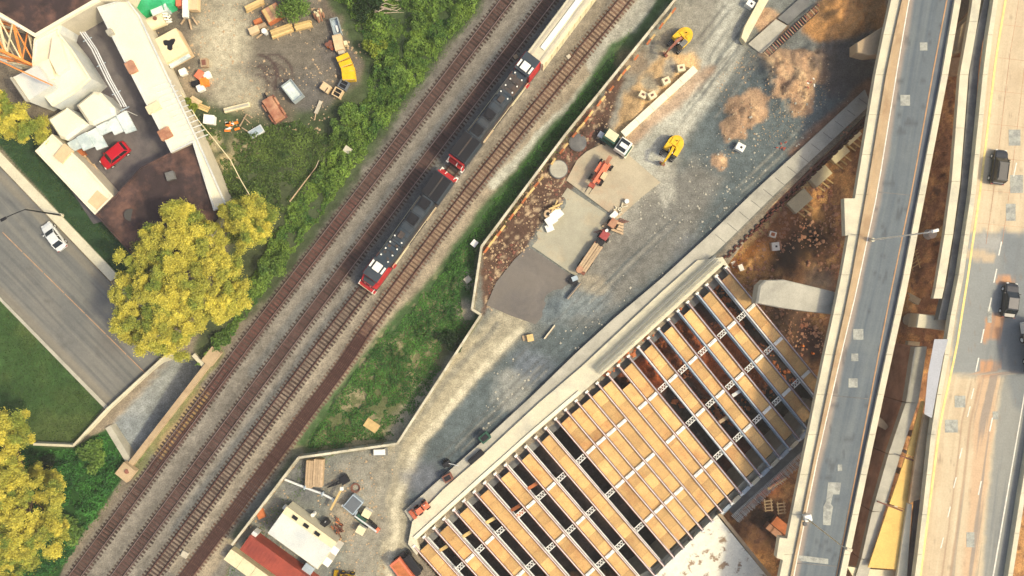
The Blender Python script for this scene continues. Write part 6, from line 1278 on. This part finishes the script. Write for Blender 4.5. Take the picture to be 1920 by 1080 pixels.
def tree(base, z0, outline, ztop, ncl, leaves, label, cA, cB, name='deciduous_tree', group=None, clump=1.15, leafs=.105):
    """outline: crown outline in pixels at mid crown height"""
    zc = z0 + (ztop - z0) * .62; B = P(*base, z0); t_ = thing(name, B, 0, label, 'tree', group)
    o_ = [np.array(q) for q in pxpoly(outline, zc)]; xs = [q[0] for q in o_]; ys = [q[1] for q in o_]
    # reject-sample clump centres inside the outline
    C_ = []; cx, cy = np.mean(xs), np.mean(ys); tries = 0
    ol = [(q[0], q[1]) for q in o_]
    while len(C_) < ncl and tries < 60000:
        tries += 1; x = random.uniform(min(xs), max(xs)); y = random.uniform(min(ys), max(ys))
        d = float(poly_sd(np.array([x]), np.array([y]), ol)[0])
        if d < clump * 1.0: continue
        hh = min(1, d / (.33 * (max(xs) - min(xs)))); zt = z0 + (ztop - z0) * (.5 + .5 * math.sqrt(hh)); z = random.uniform(z0 + (ztop - z0) * .28, zt) if random.random() < .35 else zt * random.uniform(.84, 1.0)
        if all((x - a) ** 2 + (y - b) ** 2 + ((z - c_) * .8) ** 2 > (clump * .78) ** 2 for a, b, c_ in C_): C_.append((x, y, z))
    pos = []; col = []; cA, cB = np.array(lin(cA)), np.array(lin(cB))
    for (x, y, z) in C_:
        r = clump * random.uniform(.6, 1.25); sub = random.randint(4, 9); m_ = leaves // sub; mixv = random.random()
        for s_ in range(sub):
            d = rng.normal(size=3); d /= np.linalg.norm(d); c_ = np.array((x, y, z)) + d * r * random.uniform(.4, 1.0) * np.array([1.1, 1.1, .6]); rr = r * random.uniform(.25, .7)
            v = rng.normal(size=(m_, 3)); v /= np.linalg.norm(v, axis=1)[:, None]; v[:, 2] = v[:, 2] * .7; v *= (rr * (.25 + np.abs(rng.normal(.5, .45, m_))))[:, None]
            pos.append(c_ + v); k = np.clip((mixv ** 2.2) * .85 + rng.random(m_) * .35 - .05, 0, 1)[:, None]; col.append(cA * (1 - k) + cB * k)
    leaf_mesh('crown', np.concatenate(pos), leafs, np.concatenate(col), M['leaf'], t_, tuple(B))
    top = Vector((cx, cy, z0 + (ztop - z0) * .7)); mid = B.lerp(top, .4); MB().tube(B - Vector((0, 0, .3)), mid, .5, .36, n=12).tube(mid, top, .36, .14, n=10).build('trunk', M['bark'], t_, B)
    for c_ in random.sample(C_, min(26, len(C_))):
        e = Vector(c_); s_ = mid.lerp(top, random.uniform(0, .8)); k = s_.lerp(e, .5) + Vector((0, 0, -.3)); MB().tube(s_, k, .15, .1, n=6).tube(k, e, .1, .04, n=6).build('branch', M['bark'], t_, B)
    return t_
YA, YBc, GA, GB_ = (220, 208, 92), (126, 146, 66), (132, 160, 72), (76, 108, 56)
BIG = [(325, 366), (352, 372), (372, 388), (384, 412), (396, 404), (420, 410), (438, 438), (450, 470), (462, 500), (470, 540), (478, 575), (458, 590), (430, 608), (400, 612), (392, 640), (352, 665), (322, 692), (308, 672), (268, 660), (246, 652), (215, 640), (200, 612), (214, 585), (200, 545), (206, 525), (232, 510), (212, 478), (236, 445), (262, 450), (250, 420), (282, 412), (302, 404), (300, 378)]
tree((345, 560), .1, BIG, 12, 300, 1900, 'largest yellow green tree, between the street and the railway', YA, YBc, clump=.85)
tree((470, 420), .1, [(415, 380), (445, 364), (480, 362), (508, 372), (522, 400), (518, 440), (490, 468), (465, 470), (452, 455), (425, 430), (408, 405)], 9, 56, 1700, 'smaller yellow green tree beside the largest one, nearer the tracks', YA, YBc, clump=.85)
tree((60, 940), .1, [(10, 766), (40, 778), (60, 810), (54, 852), (78, 882), (100, 892), (130, 900), (146, 925), (130, 950), (124, 990), (135, 1020), (110, 1052), (60, 1060), (40, 1100), (-60, 1120), (-60, 780)], 12, 250, 1700, 'yellow green tree cut off by the lower left corner', YA, YBc, clump=.85)
tree((20, 225), .1, [(15, 165), (40, 195), (60, 205), (82, 240), (84, 272), (60, 280), (40, 262), (20, 268), (0, 262), (-50, 270), (-50, 160)], 9, 60, 1600, 'yellow green tree at the left edge above the grass strip', YA, YBc, clump=.8)
# low green trees/bushes as things
def bush(x, y, r, h, label, ca=GA, cb=GB_, grp='bushes among the weeds'):
    p = GP(x, y); t_ = thing('bush', p, 0, label, 'bush', grp); n = int(900 + 900 * r); v = rng.normal(size=(n, 3)); v /= np.linalg.norm(v, axis=1)[:, None]; k = int(5 + r * 4); cc = rng.normal(size=(k, 3)) * np.array([r * .42, r * .42, h * .14]) + np.array([0, 0, h * .62])
    idx = rng.integers(0, k, n); pos = cc[idx] + v * (r * .42 * rng.uniform(.5, 1.05, n))[:, None] * np.array([1, 1, .8]); pos[:, 2] = np.abs(pos[:, 2]); kk = np.clip(rng.random(k)[idx] * .8 + rng.random(n) * .3, 0, 1)[:, None]
    leaf_mesh('foliage', pos + np.array(p), .16, np.array(lin(ca)) * (1 - kk) + np.array(lin(cb)) * kk, M['leaf'], t_, tuple(p))
    for j in range(4): MB().tube((0, 0, -.1), (random.uniform(-.4, .4) * r, random.uniform(-.4, .4) * r, h * .7), .06, .03, n=5).build('stem', M['bark'], t_)
BU = [(552, 18, 2.4, 3.0, 'bright green bush at the top of the yard between the timber stacks'), (705, 95, 1.6, 2.2, 'pale lime bush at the right corner of the yard'), (690, 18, 2.0, 2.4, 'dark green bush left of the bleached branches'), (790, 45, 1.6, 2.0, 'small bush right of the bleached branches'), (745, 140, 1.8, 2.0, 'round bush right of the yellow bins'), (662, 215, 1.8, 2.0, 'round bush below the square bins'), (640, 250, 1.6, 1.8, 'bush just left of the white cabinet in the weeds'),
      (358, 210, 1.3, 1.6, 'lime bush touching the end of the long white roof'), (272, 66, 1.0, 1.4, 'lime bush between long white roof and yard'), (512, 500, 2.0, 2.4, 'bush right of the smaller yellow tree by the tracks'), (600, 330, 1.5, 1.8, 'bush at the end of the fallen trunk'), (850, 640, 1.5, 1.6, 'dark bush inside the bend of the hoarding'), (180, 850, 2.0, 2.2, 'feathery bush beside the retaining wall bottom left'), (140, 985, 1.8, 2.0, 'bush between lower left tree and the tracks'), (415, 635, 1.5, 1.8, 'bush at the upper end of the bridge parapet'), (95, 870, 1.4, 1.6, 'dark bush under the retaining wall near the lower left tree')]
for i, (x, y, r, h, l) in enumerate(BU): bush(x, y, r, h, l, *(((150, 160, 60), (104, 126, 52)) if 'lime' in l else (((60, 84, 48), (40, 62, 38)) if 'dark' in l else (GA, GB_))))
def undergrowth(name, polys, dens, hmax, ca, cb, label, leaf=.15, seed=1, excl=()):
    P_, Cc = [], []
    for pts in polys:
        xs = [p[0] for p in pts]; ys = [p[1] for p in pts]; area = (max(xs) - min(xs)) * (max(ys) - min(ys)) * S * S; n = int(area * dens)
        X_ = rng.uniform(min(xs), max(xs), n); Y_ = rng.uniform(min(ys), max(ys), n); x, y = (X_ - 960) * S, (540 - Y_) * S
        d = poly_sd(X_, Y_, pts); nz = fbm(x, y, .30, seed); n2_ = fbm(x, y, .9, seed + 5, 3); keep = (d > (n2_ - .35) * 22) & (nz * .6 + n2_ * .5 > .42)
        for e in excl: keep &= poly_sd(X_, Y_, e) < 0
        for t_ in TRACKS: keep &= line_d(X_, Y_, t_) > 22 + n2_ * 12
        X_, Y_, x, y, nz, n2_, d = [a[keep] for a in (X_, Y_, x, y, nz, n2_, d)]
        hh = hmax * np.clip((nz - .3) * 2.2, .05, 1) * np.clip(n2_ * 1.6, .2, 1) * np.clip(d / 14, .25, 1) * (.25 + 1.9 * np.clip((fbm(x, y, .75, seed + 21, 2) - .35) * 2.2, 0, 1))
        gi = np.clip(np.searchsorted(gx, x), 0, len(gx) - 1); gj = np.clip(np.searchsorted(gy, y), 0, len(gy) - 1)
        z = Zg[gi, gj] + hh * np.sqrt(rng.random(len(x))) + .03; P_.append(np.stack([x, y, z], 1)); k = np.clip((fbm(x, y, .5, seed + 9) - .25) * 1.6 + rng.normal(0, .15, len(x)), 0, 1)[:, None]
        Cc.append(np.array(lin(ca)) * (1 - k) + np.array(lin(cb)) * k)
    return tag(leaf_mesh(name, np.concatenate(P_), leaf, np.concatenate(Cc), M['leaf']), label, kind='stuff')
undergrowth('undergrowth', [[(600, 300), (680, 190), (700, 110), (640, 10), (560, -60), (935, -60), (905, 0), (700, 275), (490, 560), (400, 680), (350, 700), (430, 600), (470, 520), (520, 420), (560, 360)]], 130, 2.0, (136, 164, 72), (58, 100, 50), 'dense green weeds along the left side of the railway', seed=3)
undergrowth('undergrowth', [[(330, 160), (372, 215), (420, 250), (500, 232), (560, 222), (640, 260), (600, 330), (540, 400), (430, 400), (410, 300), (350, 215)], [(262, 60), (280, 70), (350, 170), (380, 240), (430, 380), (410, 380), (372, 250)]], 85, 1.0, (112, 134, 66), (50, 78, 44), 'patchy weeds on the lower part of the yard', seed=7)
undergrowth('undergrowth', [[(60, 840), (138, 842), (204, 804), (240, 874), (222, 902), (190, 960), (120, 1060), (60, 1100), (-30, 1120), (-30, 840)]], 110, 1.8, (78, 136, 62), (40, 88, 48), 'dark green shrubs in the lower left between wall and tracks', seed=9)
undergrowth('undergrowth', [[(1262, 2), (1062, 246), (902, 455), (884, 570), (898, 592), (745, 824), (568, 846), (620, 750), (700, 650), (800, 540), (940, 355), (1060, 215), (1150, 92), (1190, 66), (1236, 0)]], 95, .95, (96, 146, 66), (50, 96, 48), 'green weeds between the railway and the hoarding', leaf=.12, seed=12, excl=[[(1262, -40), (1242, 60), (1150, 150), (1150, 100), (1190, 60), (1226, -40)], [(860, 540), (895, 560), (895, 600), (870, 600)]])
undergrowth('grass', [[(0, 560), (196, 764), (138, 832), (60, 830), (0, 830)], [(0, 280), (0, 240), (95, 262), (215, 400), (300, 470), (260, 540), (218, 516), (60, 345)]], 26, .12, (78, 98, 50), (50, 76, 40), 'short green grass of the lawns beside the street', leaf=.1, seed=15)
# loose stones and clods over the building site
def stones(name, n, region, m, label, smin=.08, smax=.3, seed=5):
    pos = []; xs = [p[0] for p in region]; ys = [p[1] for p in region]; r0 = np.random.default_rng(seed); X_ = r0.uniform(min(xs), max(xs), n); Y_ = r0.uniform(min(ys), max(ys), n); x, y = (X_ - 960) * S, (540 - Y_) * S
    k = (poly_sd(X_, Y_, region) > 0) & (fbm(x, y, .25, seed) > .46); V = []; F = []
    base = np.array([(-1, -1, -.4), (1, -1, -.5), (1, 1, -.4), (-1, 1, -.5), (-.6, -.6, .7), (.7, -.5, .6), (.6, .7, .8), (-.6, .6, .6)]); fa = [(0, 1, 5, 4), (1, 2, 6, 5), (2, 3, 7, 6), (3, 0, 4, 7), (4, 5, 6, 7)]
    for a, b_ in zip(x[k], y[k]):
        i = int(np.clip(np.searchsorted(gx, a), 0, len(gx) - 1)); j = int(np.clip(np.searchsorted(gy, b_), 0, len(gy) - 1)); s_ = smin + (smax - smin) * r0.random() ** 4; q = base * s_ * r0.uniform(.7, 1.2, (8, 3)); t_ = r0.uniform(0, 6.3); c_, n_ = math.cos(t_), math.sin(t_)
        o_ = len(V); V += [(a + u[0] * c_ - u[1] * n_, b_ + u[0] * n_ + u[1] * c_, Zg[i, j] + .02 + u[2] * .6) for u in q]; F += [tuple(o_ + i_ for i_ in f) for f in fa]
    b = MB(); b.v = V; b.f = F; return tag(b.build(name, m), label, kind='stuff')
stones('rubble', 3800, [(1180, 380), (1400, 200), (1560, 160), (1600, 200), (1340, 450), (1000, 720), (900, 820), (920, 700), (1120, 560), (1060, 560)], M['concrete'], 'pale stones scattered over the grey gravel of the site', .05, .2)
stones('rubble', 3600, [(905, 465), (1064, 256), (1160, 140), (1170, 170), (1100, 330), (1010, 450), (915, 600)], M['timber2'], 'tan clods and rubble in the brown strip behind the hoarding', .05, .2, 8)
stones('rubble', 2600, [(1380, 480), (1600, 220), (1620, 420), (1560, 700), (1400, 560)], M['rusty_tan'], 'brown clods on the lower ground by the overpass', .1, .4, 9)
stones('rubble', 2500, [(1120, 700), (1364, 510), (1540, 720), (1400, 820), (1250, 760)], M['wood_rust'], 'orange clods under the open bays of the bridge deck', .15, .5, 11)

stones('debris', 2600, [(905, 465), (1064, 256), (1140, 150), (1140, 200), (1080, 320), (1000, 430), (915, 560)], M['rustbar'], 'dark rusty fragments in the brown strip behind the hoarding', .08, .28, 23)
stones('debris', 900, [(450, 1010), (565, 870), (740, 845), (720, 1080), (480, 1080)], M['timber2'], 'small offcuts and litter on the ground of the compound', .05, .18, 24)
stones('debris', 1300, [(260, 10), (600, 0), (690, 100), (600, 250), (400, 250), (300, 120)], M['timber2'], 'small litter and offcuts scattered over the yard', .05, .2, 25)
stones('rubble', 1400, [(1340, 150), (1420, 80), (1540, 90), (1560, 180), (1480, 260), (1360, 300)], M['timber2'], 'clods lying on the tan dirt mounds', .04, .14, 26)
undergrowth('weeds', [[(905, -60), (960, -60), (700, 320), (480, 610), (130, 1100), (60, 1100), (400, 690), (690, 290)], [(1190, 40), (1130, 130), (700, 690), (400, 1090), (440, 1090), (760, 690), (1150, 150)]], 22, .25, (110, 140, 66), (70, 96, 50), 'sparse weeds along the ballast edges', leaf=.1, seed=31)

# ------------------------------------------------ thin haze over the whole site, added to lift the blacks
hm = bpy.data.materials.new('added_haze'); hm.use_nodes = True; hn = hm.node_tree; hn.nodes.remove(hn.nodes['Principled BSDF'])
pv = hn.nodes.new('ShaderNodeVolumePrincipled'); pv.inputs['Density'].default_value = .0004; pv.inputs['Color'].default_value = (.92, .92, .86, 1); pv.inputs['Anisotropy'].default_value = .1
hn.links.new(pv.outputs[0], hn.nodes['Material Output'].inputs['Volume'])
hz = MB().box((0, 0, (LOWZ - 6 + H + 1) / 2), (5200, 5200, H + 1 - (LOWZ - 6))).build('haze', hm); tag(hz, 'thin pale haze added over the site to lift the blacks', kind='stuff')
